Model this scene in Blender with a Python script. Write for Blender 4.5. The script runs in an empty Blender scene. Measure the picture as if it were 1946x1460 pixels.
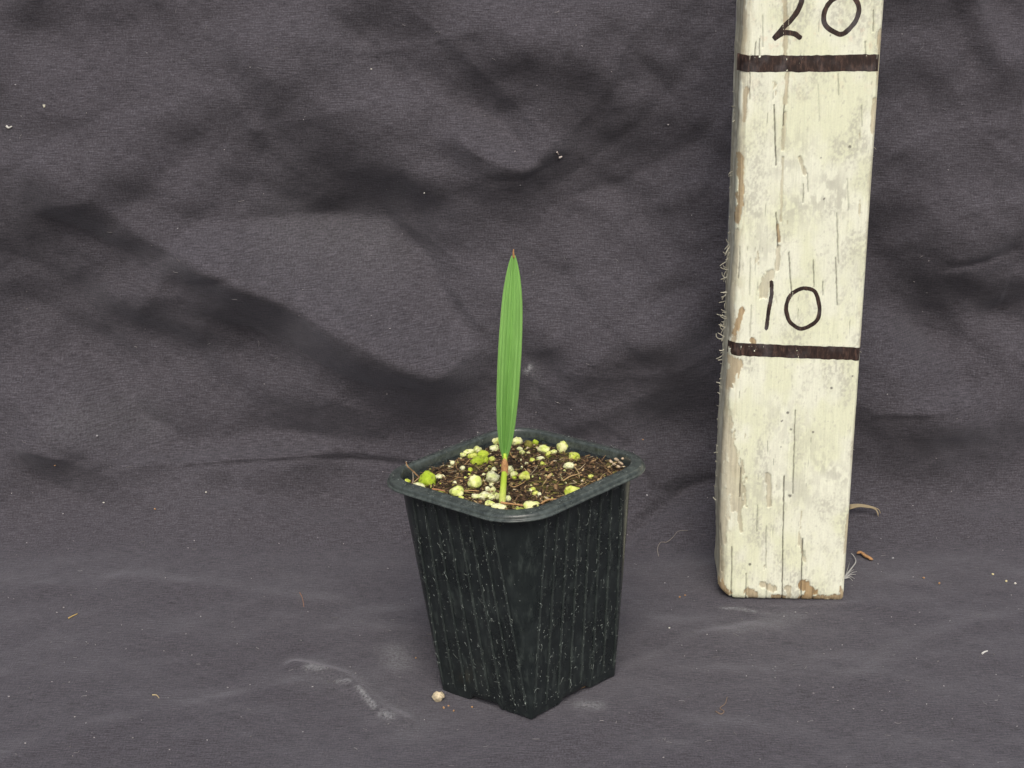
import bpy, math
import numpy as np
from mathutils import Vector, Matrix

S = bpy.context.scene
COL = S.collection
CM = 0.01
# ------------------------------------------------------------------ camera
F_PX, PITCH, CAM_H, ROLL = 3113.0, 0.349, 0.28743, -0.009
cam_d = bpy.data.cameras.new('camera')
cam = bpy.data.objects.new('camera', cam_d)
COL.objects.link(cam)
cam_d.sensor_width = 36.0
cam_d.lens = 36.0 * F_PX / 1946.0
cam_d.clip_start = 0.01
cam_d.clip_end = 100
cam.matrix_world = (Matrix.Translation((0, 0, CAM_H)) @ Matrix.Rotation(math.pi / 2 - PITCH, 4, 'X')
                    @ Matrix.Rotation(ROLL, 4, 'Z'))
S.camera = cam
# ------------------------------------------------------------------ sky, sun, exposure
SUN_EL, SUN_AZ = math.radians(50), math.radians(180)     # azimuth clockwise from +Y: behind the camera
world = bpy.data.worlds.new('World')
S.world = world
world.use_nodes = True
wn = world.node_tree
wn.nodes.clear()
sky = wn.nodes.new('ShaderNodeTexSky')
sky.sky_type = 'NISHITA'
sky.sun_disc = False
sky.sun_elevation = SUN_EL
sky.sun_rotation = SUN_AZ
sky.air_density = 1.0
sky.dust_density = 6.0
sky.ozone_density = 0.6
bg = wn.nodes.new('ShaderNodeBackground')
bg.inputs['Strength'].default_value = 0.10
wo = wn.nodes.new('ShaderNodeOutputWorld')
wn.links.new(sky.outputs[0], bg.inputs[0])
wn.links.new(bg.outputs[0], wo.inputs[0])
sun_d = bpy.data.lights.new('sun', 'SUN')
sun_d.energy = 1.5
sun_d.angle = math.radians(32)
sun_d.color = (1.0, 0.975, 0.93)
sun = bpy.data.objects.new('sun', sun_d)
COL.objects.link(sun)
sdir = Vector((math.sin(SUN_AZ) * math.cos(SUN_EL), math.cos(SUN_AZ) * math.cos(SUN_EL), math.sin(SUN_EL)))
sun.rotation_euler = sdir.to_track_quat('Z', 'Y').to_euler()
sun.location = sdir * 3
S.view_settings.view_transform = 'Standard'
S.view_settings.look = 'None'
S.view_settings.gamma = 1.0
S.view_settings.exposure = 0.44
S.view_settings.use_curve_mapping = False
S.render.engine = 'CYCLES'

rng = np.random.default_rng(7)
# ------------------------------------------------------------------ helpers
def tag(o, label=None, cat=None, group=None, kind=None):
    if label: o['label'] = label
    if cat: o['category'] = cat
    if group: o['group'] = group
    if kind: o['kind'] = kind
    return o

def empty(name, loc=(0, 0, 0)):
    o = bpy.data.objects.new(name, None)
    o.empty_display_size = 0.01
    COL.objects.link(o)
    o.location = loc
    return o

def mesh_obj(name, V, F, mat, parent=None, smooth=True, colors=None, uv=None, attrs=None):
    V = np.asarray(V, np.float32)
    me = bpy.data.meshes.new(name)
    if isinstance(F, np.ndarray) and F.ndim == 2:
        k = F.shape[1]
        me.vertices.add(len(V)); me.vertices.foreach_set('co', V.ravel())
        me.loops.add(F.size); me.loops.foreach_set('vertex_index', F.astype(np.int32).ravel())
        me.polygons.add(len(F)); me.polygons.foreach_set('loop_start', (np.arange(len(F)) * k).astype(np.int32))
        me.update(calc_edges=True)
    else:
        me.from_pydata([tuple(map(float, v)) for v in V], [], [tuple(map(int, f)) for f in F])
        me.update()
    if smooth:
        me.polygons.foreach_set('use_smooth', np.ones(len(me.polygons), bool))
    if colors is not None:
        c = np.ones((len(V), 4), np.float32); c[:, :3] = colors
        a = me.color_attributes.new('tint', 'FLOAT_COLOR', 'POINT')
        a.data.foreach_set('color', c.ravel())
    for n, d in (attrs or {}).items():
        a = me.attributes.new(n, 'FLOAT', 'POINT')
        a.data.foreach_set('value', np.asarray(d, np.float32).ravel())
    if uv is not None:
        l = me.uv_layers.new(name='UVMap')
        idx = np.zeros(len(me.loops), np.int32); me.loops.foreach_get('vertex_index', idx)
        l.data.foreach_set('uv', np.asarray(uv, np.float32)[idx].ravel())
    me.validate()
    if mat: me.materials.append(mat)
    o = bpy.data.objects.new(name, me)
    COL.objects.link(o)
    if parent: o.parent = parent
    return o

def grid_faces(nr, nc, wrap=False):
    r = np.arange(nr - 1)[:, None]; c = np.arange(nc if wrap else nc - 1)[None, :]
    c2 = (c + 1) % nc
    return np.stack([r * nc + c, r * nc + c2, (r + 1) * nc + c2, (r + 1) * nc + c], -1).reshape(-1, 4)

_tab = np.random.default_rng(11).random((256, 256))
def vnoise(x, y):
    xi = np.floor(x).astype(int); yi = np.floor(y).astype(int)
    fx = x - xi; fy = y - yi
    fx = fx * fx * (3 - 2 * fx); fy = fy * fy * (3 - 2 * fy)
    a = _tab[xi & 255, yi & 255]; b = _tab[(xi + 1) & 255, yi & 255]
    c = _tab[xi & 255, (yi + 1) & 255]; d = _tab[(xi + 1) & 255, (yi + 1) & 255]
    return (a + (b - a) * fx) * (1 - fy) + (c + (d - c) * fx) * fy
def fbm(x, y, o=4, seed=0.0):
    t = 0; a = 0.5; n = 0
    for i in range(o):
        t = t + a * vnoise(x + seed + 17.3 * i, y + 31.7 * i + seed * 1.7); n += a
        x = x * 2.03; y = y * 2.03; a *= 0.5
    return t / n
def sstep(a, b, x):
    t = np.clip((x - a) / (b - a), 0, 1)
    return t * t * (3 - 2 * t)
def seg_dist(X, Y, P):
    d = np.full(np.shape(X), 1e9)
    for (x0, y0), (x1, y1) in zip(P[:-1], P[1:]):
        dx, dy = x1 - x0, y1 - y0
        t = np.clip(((X - x0) * dx + (Y - y0) * dy) / (dx * dx + dy * dy + 1e-12), 0, 1)
        d = np.minimum(d, np.hypot(X - x0 - t * dx, Y - y0 - t * dy))
    return d
def spline(P, n):
    P = np.asarray(P, float)
    if len(P) == 2:
        t = np.linspace(0, 1, n)[:, None]
        return P[0] * (1 - t) + P[1] * t
    Q = np.vstack([2 * P[0] - P[1], P, 2 * P[-1] - P[-2]])
    out = []
    for t in np.linspace(0, len(P) - 1 - 1e-9, n):
        i = int(t); f = t - i
        p0, p1, p2, p3 = Q[i], Q[i + 1], Q[i + 2], Q[i + 3]
        out.append(0.5 * (2 * p1 + (p2 - p0) * f + (2 * p0 - 5 * p1 + 4 * p2 - p3) * f * f + (3 * p1 - p0 - 3 * p2 + p3) * f ** 3))
    return np.array(out)
def tube(P, R, k=6, flat=1.0):
    """closed tapered tube along points P (n,3) with radii R"""
    P = np.asarray(P, float); n = len(P)
    R = np.broadcast_to(np.asarray(R, float), (n,))
    T = np.gradient(P, axis=0); T /= np.linalg.norm(T, axis=1)[:, None] + 1e-12
    up = np.array([0.31, 0.22, 0.92]); V = []
    for i in range(n):
        a = np.cross(T[i], up); a /= np.linalg.norm(a) + 1e-12
        b = np.cross(a, T[i])
        for j in range(k):
            t = 2 * math.pi * j / k
            V.append(P[i] + R[i] * (math.cos(t) * a + flat * math.sin(t) * b))
    F = [tuple(f) for f in grid_faces(n, k, True)]
    F.append(tuple(range(k))[::-1]); F.append(tuple(range((n - 1) * k, n * k)))
    return np.array(V), F

# ------------------------------------------------------------------ materials
def new_mat(name):
    m = bpy.data.materials.new(name)
    m.use_nodes = True
    return m, m.node_tree, m.node_tree.nodes['Principled BSDF']
def N(nt, kind, **kw):
    n = nt.nodes.new(kind)
    for k, v in kw.items():
        if k.startswith('i_'):
            key = k[2:]
            n.inputs[int(key) if key.isdigit() else key].default_value = v
        else: setattr(n, k, v)
    return n
def ramp(nt, src, stops):
    r = N(nt, 'ShaderNodeValToRGB')
    while len(r.color_ramp.elements) < len(stops): r.color_ramp.elements.new(0.5)
    for e, (p, c) in zip(r.color_ramp.elements, stops):
        e.position = p; e.color = (*c, 1) if len(c) == 3 else c
    nt.links.new(src, r.inputs[0])
    return r.outputs[0]
def g3(v): return (v, v, v)
def mixc(nt, fac, a, b, mode='MIX'):
    m = N(nt, 'ShaderNodeMix', data_type='RGBA', blend_type=mode)
    for sock, val in ((m.inputs[0], fac), (m.inputs[6], a), (m.inputs[7], b)):
        if isinstance(val, (float, int)): sock.default_value = val
        elif isinstance(val, tuple): sock.default_value = (*val, 1)
        else: nt.links.new(val, sock)
    return m.outputs[2]
def mapped(nt, coord, scale, rot=(0, 0, 0)):
    m = N(nt, 'ShaderNodeMapping')
    m.inputs['Scale'].default_value = scale
    m.inputs['Rotation'].default_value = rot
    nt.links.new(coord, m.inputs[0])
    return m.outputs[0]
def noise(nt, vec, scale, detail=4, rough=0.55, dist=0.0):
    n = N(nt, 'ShaderNodeTexNoise')
    n.inputs['Scale'].default_value = scale; n.inputs['Detail'].default_value = detail
    n.inputs['Roughness'].default_value = rough; n.inputs['Distortion'].default_value = dist
    nt.links.new(vec, n.inputs['Vector'])
    return n.outputs['Fac']
def bump(nt, h, dist, strength=1.0, prev=None):
    b = N(nt, 'ShaderNodeBump')
    b.inputs['Distance'].default_value = dist; b.inputs['Strength'].default_value = strength
    nt.links.new(h, b.inputs['Height'])
    if prev: nt.links.new(prev, b.inputs['Normal'])
    return b.outputs[0]
def math_n(nt, op, a, b=None):
    m = N(nt, 'ShaderNodeMath', operation=op)
    for i, v in enumerate((a, b)):
        if v is None: continue
        if isinstance(v, (int, float)): m.inputs[i].default_value = v
        else: nt.links.new(v, m.inputs[i])
    return m.outputs[0]

def mat_cloth():
    m, nt, p = new_mat('charcoal_cotton')
    uv = N(nt, 'ShaderNodeUVMap', uv_map='UVMap').outputs[0]
    wx = noise(nt, mapped(nt, uv, (200, 2700, 1)), 1.0, 2, 0.6)         # weft threads lying across
    wy = noise(nt, mapped(nt, uv, (2300, 300, 1)), 1.0, 2, 0.6)         # warp threads
    fuzz = noise(nt, mapped(nt, uv, (1500, 1500, 1)), 1.0, 3, 0.7)
    fade = noise(nt, mapped(nt, uv, (9, 9, 1)), 1.0, 4, 0.6)
    base = mixc(nt, fade, (0.046, 0.0425, 0.051), (0.064, 0.0615, 0.071))
    c1 = ramp(nt, wx, [(0.25, g3(0.50)), (0.75, g3(1.50))])
    c2 = ramp(nt, wy, [(0.25, g3(0.80)), (0.75, g3(1.20))])
    c3 = ramp(nt, fuzz, [(0.3, g3(0.55)), (0.7, g3(1.45))])
    col = mixc(nt, 1.0, mixc(nt, 1.0, mixc(nt, 1.0, base, c1, 'MULTIPLY'), c2, 'MULTIPLY'), c3, 'MULTIPLY')
    du = N(nt, 'ShaderNodeAttribute', attribute_name='dust').outputs['Fac']
    brk = ramp(nt, noise(nt, mapped(nt, uv, (900, 900, 1)), 1.0, 4, 0.7), [(0.35, g3(0.0)), (0.7, g3(1.0))])
    col = mixc(nt, math_n(nt, 'MULTIPLY', du, brk), col, (0.42, 0.44, 0.45))
    nt.links.new(col, p.inputs['Base Color'])
    p.inputs['Roughness'].default_value = 0.92
    p.inputs['Specular IOR Level'].default_value = 0.2
    p.inputs['Sheen Weight'].default_value = 0.25
    p.inputs['Sheen Roughness'].default_value = 0.45
    p.inputs['Sheen Tint'].default_value = (0.9, 0.9, 1.0, 1)
    b1 = bump(nt, wx, 0.0004, 0.6)
    b2 = bump(nt, wy, 0.0003, 0.45, b1)
    cr = noise(nt, mapped(nt, uv, (60, 60, 1)), 1.0, 5, 0.6, 0.6)
    b3 = bump(nt, cr, 0.0012, 0.15, b2)
    nt.links.new(b3, p.inputs['Normal'])
    return m

def mat_tint(name, rough=0.8, spec=0.3, bscale=900, bdist=0.0003, sub=0.0, var=0.25):
    """surface whose own colour is stored per vertex (attribute tint)"""
    m, nt, p = new_mat(name)
    a = N(nt, 'ShaderNodeAttribute', attribute_name='tint').outputs['Color']
    oc = N(nt, 'ShaderNodeTexCoord').outputs['Object']
    n = noise(nt, oc, bscale, 4, 0.65)
    c = mixc(nt, 1.0, a, ramp(nt, n, [(0.25, g3(1 - var)), (0.75, g3(1 + var))]), 'MULTIPLY')
    nt.links.new(c, p.inputs['Base Color'])
    p.inputs['Roughness'].default_value = rough
    p.inputs['Specular IOR Level'].default_value = spec
    if sub:
        p.inputs['Subsurface Weight'].default_value = sub
        p.inputs['Subsurface Radius'].default_value = (0.002, 0.002, 0.001)
        p.inputs['Subsurface Scale'].default_value = 0.5
    nt.links.new(bump(nt, n, bdist, 0.8), p.inputs['Normal'])
    return m

def mat_stick():
    m, nt, p = new_mat('weathered_cream_paint')
    a = N(nt, 'ShaderNodeAttribute', attribute_name='tint').outputs['Color']
    bare = N(nt, 'ShaderNodeAttribute', attribute_name='bare').outputs['Fac']
    oc = N(nt, 'ShaderNodeTexCoord').outputs['Object']
    gr = noise(nt, mapped(nt, oc, (1400, 1400, 60)), 1.0, 4, 0.65, 0.3)
    fine = noise(nt, oc, 1300, 4, 0.7)
    c = mixc(nt, 1.0, a, ramp(nt, gr, [(0.2, g3(0.90)), (0.8, g3(1.08))]), 'MULTIPLY')
    c = mixc(nt, 1.0, c, ramp(nt, fine, [(0.25, g3(0.93)), (0.7, g3(1.05))]), 'MULTIPLY')
    nt.links.new(c, p.inputs['Base Color'])
    rr = N(nt, 'ShaderNodeMapRange'); nt.links.new(bare, rr.inputs[0])
    rr.inputs['To Min'].default_value = 0.5; rr.inputs['To Max'].default_value = 0.9
    nt.links.new(rr.outputs[0], p.inputs['Roughness'])
    p.inputs['Specular IOR Level'].default_value = 0.35
    nt.links.new(bump(nt, fine, 0.00015, 0.7, bump(nt, gr, 0.0003, 0.6)), p.inputs['Normal'])
    return m

def mat_ink():
    m, nt, p = new_mat('brown_black_marker')
    oc = N(nt, 'ShaderNodeTexCoord').outputs['Object']
    n = noise(nt, mapped(nt, oc, (900, 900, 260)), 1.0, 5, 0.7)
    w = noise(nt, oc, 120, 4, 0.6)
    c = ramp(nt, n, [(0.3, (0.008, 0.005, 0.005)), (0.5, (0.026, 0.014, 0.011)), (0.72, (0.11, 0.065, 0.05))])
    c = mixc(nt, ramp(nt, w, [(0.5, g3(0.0)), (0.72, g3(0.55))]), c, (0.12, 0.115, 0.125))
    nt.links.new(c, p.inputs['Base Color'])
    p.inputs['Roughness'].default_value = 0.5
    nt.links.new(bump(nt, n, 0.0002, 0.6), p.inputs['Normal'])
    return m

def mat_pot(name='black_nursery_plastic', dust_glint=0.0):
    m, nt, p = new_mat(name)
    oc = N(nt, 'ShaderNodeTexCoord').outputs['Object']
    sm = noise(nt, oc, 95, 5, 0.65, 0.4)
    sm2 = noise(nt, mapped(nt, oc, (420, 420, 110)), 1.0, 4, 0.7)
    vo = N(nt, 'ShaderNodeTexVoronoi'); vo.inputs['Scale'].default_value = 620; nt.links.new(oc, vo.inputs['Vector'])
    dis = noise(nt, oc, 1500, 3, 0.7)
    spk = math_n(nt, 'ADD', vo.outputs['Distance'], math_n(nt, 'MULTIPLY', dis, 0.35))
    spm = ramp(nt, spk, [(0.19, g3(1.0)), (0.30, g3(0.0))])
    clus = ramp(nt, noise(nt, oc, 170, 4, 0.7), [(0.46, g3(0.0)), (0.66, g3(1.0))])
    spm = math_n(nt, 'MULTIPLY', spm, clus)
    film = ramp(nt, sm, [(0.35, (0.010, 0.0135, 0.014)), (0.55, (0.014, 0.0185, 0.019)), (0.75, (0.025, 0.032, 0.032))])
    film = mixc(nt, ramp(nt, sm2, [(0.52, g3(0.0)), (0.75, g3(0.5))]), film, (0.07, 0.088, 0.080))
    if dust_glint:      # scuffed, dusty lip; on the ribs, painted sun highlights
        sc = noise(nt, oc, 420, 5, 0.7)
        film = mixc(nt, ramp(nt, sc, [(0.33, g3(dust_glint * 0.25)), (0.68, g3(dust_glint * 1.4))]), film, (0.17, 0.205, 0.19))
    col = mixc(nt, spm, film, (0.34, 0.38, 0.35))
    nt.links.new(col, p.inputs['Base Color'])
    rg = ramp(nt, sm, [(0.3, g3(0.22)), (0.7, g3(0.38))])
    rg = mixc(nt, spm, rg, (0.85, 0.85, 0.85))
    nt.links.new(rg, p.inputs['Roughness'])
    p.inputs['Specular IOR Level'].default_value = 0.5
    nt.links.new(bump(nt, sm2, 0.00025, 0.35, bump(nt, spm, 0.0002, 0.5)), p.inputs['Normal'])
    return m

def mat_leaf():
    m, nt, p = new_mat('pleated_green_leaf')
    uv = N(nt, 'ShaderNodeUVMap', uv_map='UVMap').outputs[0]
    ve = noise(nt, mapped(nt, uv, (34, 1.2, 1)), 1.0, 2, 0.6)
    bl = noise(nt, mapped(nt, uv, (3, 5, 1)), 1.0, 4, 0.6)
    c = ramp(nt, ve, [(0.25, (0.18, 0.40, 0.092)), (0.5, (0.225, 0.47, 0.118)), (0.75, (0.29, 0.545, 0.16))])
    c = mixc(nt, 1.0, c, ramp(nt, bl, [(0.3, g3(0.88)), (0.7, g3(1.12))]), 'MULTIPLY')
    a = N(nt, 'ShaderNodeAttribute', attribute_name='margin').outputs['Fac']
    c = mixc(nt, a, c, (0.30, 0.50, 0.16))
    sp = ramp(nt, noise(nt, mapped(nt, uv, (30, 160, 1)), 1.0, 2, 0.5), [(0.69, g3(0.0)), (0.74, g3(1.0))])
    mid = ramp(nt, noise(nt, mapped(nt, uv, (2.5, 3, 1)), 1.0, 2, 0.5), [(0.45, g3(0.0)), (0.6, g3(0.8))])
    c = mixc(nt, math_n(nt, 'MULTIPLY', sp, mid), c, (0.55, 0.66, 0.48))
    nt.links.new(c, p.inputs['Base Color'])
    p.inputs['Roughness'].default_value = 0.42
    p.inputs['Specular IOR Level'].default_value = 0.4
    nt.links.new(bump(nt, ve, 0.0004, 0.5), p.inputs['Normal'])
    tr = N(nt, 'ShaderNodeBsdfTranslucent'); nt.links.new(c, tr.inputs[0])
    mx = N(nt, 'ShaderNodeMixShader'); mx.inputs[0].default_value = 0.22
    nt.links.new(p.outputs[0], mx.inputs[1]); nt.links.new(tr.outputs[0], mx.inputs[2])
    nt.links.new(mx.outputs[0], nt.nodes['Material Output'].inputs[0])
    return m

M_CLOTH = mat_cloth()
M_STICK = mat_stick()
M_INK = mat_ink()
M_POT = mat_pot()
M_RIB = mat_pot('highlight_rib_plastic', 0.08)  # paler rib colour stands in for sunlight glinting on the ribs
M_RIM = mat_pot('dusty_rim_plastic', 0.30)
M_LEAF = mat_leaf()
M_STEM = mat_tint('stem_skin', 0.4, 0.4, 700, 0.0001, 0.25, 0.08)
M_SOIL = mat_tint('bark_soil', 0.95, 0.15, 1300, 0.0006, 0, 0.5)
M_CHIP = mat_tint('bark_fibre', 0.85, 0.2, 1500, 0.0002, 0, 0.3)
M_PERL = mat_tint('perlite', 0.9, 0.2, 1500, 0.0003, 0, 0.12)
M_LINT = mat_tint('lint', 0.9, 0.1, 2000, 0.00005, 0, 0.1)

# ------------------------------------------------------------------ cloth: one sheet, floor curving up into the backdrop
Y_BEND, R_BEND, WALL_TILT = 0.585, 0.042, math.radians(5)
ARC = R_BEND * (math.pi / 2 - WALL_TILT)
def profile(s):
    """arc length s -> y, z, normal(y), normal(z)"""
    s = np.asarray(s, float)
    th = np.clip((s - Y_BEND) / R_BEND, 0, ARC / R_BEND)
    y = np.minimum(s, Y_BEND) + R_BEND * np.sin(th)
    z = R_BEND * (1 - np.cos(th))
    e = np.maximum(s - Y_BEND - ARC, 0)
    ta = math.pi / 2 - WALL_TILT
    y = y + e * math.cos(ta); z = z + e * math.sin(ta)
    return y, z, -np.sin(th), np.cos(th)
_sp = np.linspace(0.1, 1.1, 6000)
_yp, _zp, _, _ = profile(_sp)
def ray(px, py):
    c, s = math.cos(-ROLL), math.sin(-ROLL)
    X, Y = px - 973.0, py - 730.0
    X, Y = c * X - s * Y, s * X + c * Y
    x, yc = X / F_PX, Y / F_PX
    return np.array([x, math.cos(PITCH) - yc * math.sin(PITCH), -math.sin(PITCH) - yc * math.cos(PITCH)])
def on_cloth(px, py):
    """where a line of sight meets the undisturbed cloth: (u, s)"""
    d = ray(px, py)
    g = (_zp - CAM_H) * d[1] - _yp * d[2]
    i = int(np.argmax(g > 0))
    f = g[i - 1] / (g[i - 1] - g[i]) if i else 0
    s = _sp[i - 1] + f * (_sp[i] - _sp[i - 1])
    y = profile(s)[0]
    return float(d[0] * y / d[1]), float(s)
def on_plane(px, py, z):
    d = ray(px, py); t = (z - CAM_H) / d[2]
    return np.array([d[0] * t, d[1] * t, z])
def on_depth(px, py, y):
    d = ray(px, py); t = y / d[1]
    return np.array([d[0] * t, y, CAM_H + d[2] * t])

POT_XY = (0.00485, 0.49282); POT_YAW = 0.806; POT_TX, POT_TY = -0.050, 0.049

# slope strokes: folds that face up to the light (+) or away from it (-): points, half width (photo px), strength
SLOPES = [
 ([(1292,922),(1240,968),(1188,1012)],7,-.8),
 ([(540,40),(690,190)],70,.2), ([(200,590),(380,645)],22,-.35), ([(150,690),(300,730)],45,.2), ([(280,872),(500,852),(640,848)],14,.5),
 ([(440,975),(680,985)],30,.3), ([(800,40),(1000,50),(1160,40)],50,.10), ([(860,285),(980,335),(1060,318)],18,-.3),
 ([(820,365),(1000,400)],35,-.2), ([(1180,362),(1240,366)],16,-.25), ([(1120,470),(1260,430)],50,.15), ([(1842,0),(1862,90)],18,-.5), ([(1905,30),(1915,90)],24,.4),
 ([(1720,310),(1850,350)],70,.12), ([(1680,610),(1790,680)],20,.42), ([(1900,630),(1946,650)],24,.42), ([(1800,560),(1946,560)],30,-.2), ([(1740,748),(1840,738)],15,.4),
 ([(1850,965),(1960,970)],22,.3), ([(1230,985),(1330,950)],20,.3), ([(1100,640),(1220,600)],40,.15),
 ([(1060,560),(1180,540),(1290,500)],24,.2), ([(480,690),(620,740)],26,.15), ([(640,540),(760,620),(850,660)],22,.25), ([(100,120),(300,170)],60,.1),
]
# larger facets of the crumpled cloth: outline, edge softness px, strength
FACETS = [
 ([(370,426),(740,430),(800,500),(900,650),(830,690),(640,590),(480,522),(340,470)],20,.44), ([(0,560),(60,600),(330,850),(240,885),(100,800),(0,720)],16,.34),
 ([(0,80),(400,60),(480,240),(420,380),(200,330),(0,300)],45,.16), ([(860,200),(930,225),(1035,312),(995,328),(880,272)],9,.38),
 ([(1080,385),(1190,352),(1340,250),(1385,190),(1335,360),(1180,410)],12,.28), ([(340,482),(480,532),(640,602),(800,705),(700,710),(520,650),(400,610),(270,590)],16,-.34),
 ([(60,405),(180,378),(330,478),(280,505),(120,425)],11,-.36), ([(570,290),(760,330),(850,420),(740,424),(570,420)],22,-.15), ([(1345,100),(1400,0),(1400,600),(1330,640),(1312,420)],16,-.26),
 ([(420,730),(900,710),(940,850),(640,842),(440,850)],30,-.18), ([(1230,640),(1370,600),(1370,900),(1260,915)],24,-.28), ([(1660,800),(1946,775),(1946,940),(1700,965)],22,-.26),
 ([(50,820),(180,895),(320,988),(240,1000),(80,905)],11,-.42), ([(600,915),(680,930),(800,1015),(825,1060),(740,1005)],9,-.45), ([(990,120),(1180,150),(1100,230),(980,190)],18,-.06),
 ([(1050,600),(1330,540),(1300,600),(1080,690)],14,.12), ([(1700,60),(1830,40),(1840,250),(1720,280)],25,.10),
]
# sharp creases and ridges: points, half width px, height mm (negative = pressed in)
CREASES = [
 ([(370,884),(500,874),(620,867),(770,880)],7,-1.6), ([(380,424),(560,424),(740,431)],6,-.5), ([(1222,885),(1262,926),(1345,906)],8,-2.0),
 ([(1292,922),(1240,965),(1188,1012)],9,-2.0), ([(1800,506),(1860,492),(1920,470)],7,-1.3), ([(1655,772),(1740,762),(1840,748)],7,1.0),
 ([(940,338),(1000,330),(1070,300)],7,-.9), ([(340,535),(430,515),(560,500)],9,-.8), ([(500,520),(640,600),(780,690)],12,-.8), ([(1690,40),(1700,300)],30,-1.0),
 ([(560,1262),(650,1285),(720,1340),(770,1365)],10,1.5), ([(0,1445),(200,1385),(400,1335),(560,1302)],16,.45),
 ([(1190,1260),(1300,1200),(1420,1170)],14,-.9), ([(1380,1145),(1500,1152),(1620,1150)],10,.5), ([(1640,1290),(1800,1200),(1946,1170)],22,.9),
 ([(0,1130),(300,1120),(600,1150)],22,1.0), ([(1200,1400),(1400,1360),(1600,1340)],26,-.7), ([(1880,650),(1946,700)],9,-.8), ([(1690,650),(1790,720)],9,-.7),
 ([(700,560),(800,610),(900,600)],10,.5), ([(1050,820),(1190,760),(1300,720)],14,.8), ([(60,700),(160,760),(300,850)],16,.9),
]
DUST = [([(588,1272),(612,1276)],7,.5), ([(640,1298),(665,1300)],3,.5), ([(680,1310),(700,1330),(712,1343)],3,.75), ([(728,1354),(742,1359)],7,.5),
        ([(600,1290),(700,1300),(780,1380)],30,.10), ([(1105,1350),(1135,1352)],9,.4), ([(1372,1150),(1410,1152),(1436,1157)],2.5,.5), ([(1450,1160),(1530,1168)],5,.15),
        ([(750,1235),(752,1260)],18,.25), ([(1012,690),(1018,750)],9,.10), ([(1000,705),(1008,695)],4,.7), ([(1000,1000),(1160,1010)],1,.0),
        ([(560,430),(700,470)],60,.06), ([(1400,1190),(1500,1170)],20,.12), ([(140,790),(280,800)],30,.07)]
GU = np.arange(-0.27, 0.2701, 0.001); GS = np.arange(0.40, 0.92, 0.001)
UU, SS = np.meshgrid(GU, GS)
def conv(A, sig, ax):
    r = int(3 * sig); k = np.exp(-0.5 * (np.arange(-r, r + 1) / sig) ** 2); k /= k.sum()
    A = np.pad(A, [(r, r) if i == ax else (0, 0) for i in (0, 1)], mode='edge')
    return np.apply_along_axis(lambda v: np.convolve(v, k, 'valid'), ax, A)
def stroke(P, wpx, pw=2.0):
    Q = [on_cloth(*p) for p in P]
    w = wpx / 4800.0
    return np.exp(-0.5 * ((seg_dist(UU, SS, Q) + 0.006 * (WARP - 0.5) * (pw > 2)) / w).clip(0) ** pw)
WARP = fbm(UU * 55, SS * 55, 3, 14.0)
L = np.zeros_like(UU)
for P, w, a in SLOPES:
    L += a * (1.25 if a > 0 else 0.8) * stroke(P, w * 1.05, 3.2)
def poly_field(P, soft):
    Q = [on_cloth(*p) for p in P]
    inside = np.zeros(UU.shape, bool)
    for (x0, y0), (x1, y1) in zip(Q, Q[1:] + Q[:1]):
        inside ^= ((y0 > SS) != (y1 > SS)) & (UU < (x1 - x0) * (SS - y0) / (y1 - y0 + 1e-12) + x0)
    d = seg_dist(UU, SS, Q + Q[:1]) * np.where(inside, 1, -1) + 0.005 * (WARP - 0.5)
    return sstep(-soft / 4800, soft / 4800, d)
for P, soft, a in FACETS:
    L += a * (1.25 if a > 0 else 0.72) * poly_field(P, soft)
L += 0.7 * (fbm(UU * 28, SS * 34, 4, 3.0) - 0.5) + 0.5 * (fbm(UU * 75 + SS * 40, SS * 75 - UU * 30, 3, 9.0) - 0.5)
L *= sstep(0.59, 0.64, SS)
# heights whose upward slope follows L, kept smooth sideways (least squares, solved by Fourier transform)
_pad = 160
_LP = np.pad(L, _pad)
_kv = 2 * np.pi * np.fft.fftfreq(_LP.shape[0], 0.001)[:, None]; _ku = 2 * np.pi * np.fft.fftfreq(_LP.shape[1], 0.001)[None, :]
HT = np.real(np.fft.ifft2(1j * _kv * np.fft.fft2(_LP) / (_kv ** 2 + 0.35 * _ku ** 2 + 22.0 ** 2)))[_pad:-_pad, _pad:-_pad] * 3.2
for P, w, a in CREASES:
    HT += a * 0.001 * stroke(P, w)
# lips where the cloth folds over itself: line, height mm, run-out above it cm
FOLDS = [([(330,890),(430,879),(500,874),(620,867),(700,871),(770,880),(930,886)],2.6,1.3), ([(1180,868),(1225,898),(1262,926),(1345,906),(1420,900)],3.2,1.6),
         ([(1790,508),(1860,492),(1925,470)],1.6,.9), ([(1650,776),(1740,764),(1850,748)],1.4,.8), ([(930,342),(1000,331),(1075,298)],1.5,.8),
         ([(330,540),(400,522),(470,508)],1.3,.7), ([(1860,700),(1946,672)],1.4,.8), ([(1700,660),(1770,712)],1.0,.6)]
for P, a, dec in FOLDS:
    Q = spline([on_cloth(*p) for p in P], 60); Q = Q[np.argsort(Q[:, 0])]
    ds = SS - np.interp(UU, Q[:, 0], Q[:, 1]) + 0.0012 * (WARP - 0.5)
    ends = sstep(Q[0, 0], Q[0, 0] + 0.012, UU) * sstep(Q[-1, 0], Q[-1, 0] - 0.012, UU)
    HT += a * 0.001 * ends * sstep(-0.0009, 0.0014, ds) * np.exp(-np.maximum(ds, 0) / (dec * 0.01))
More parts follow.
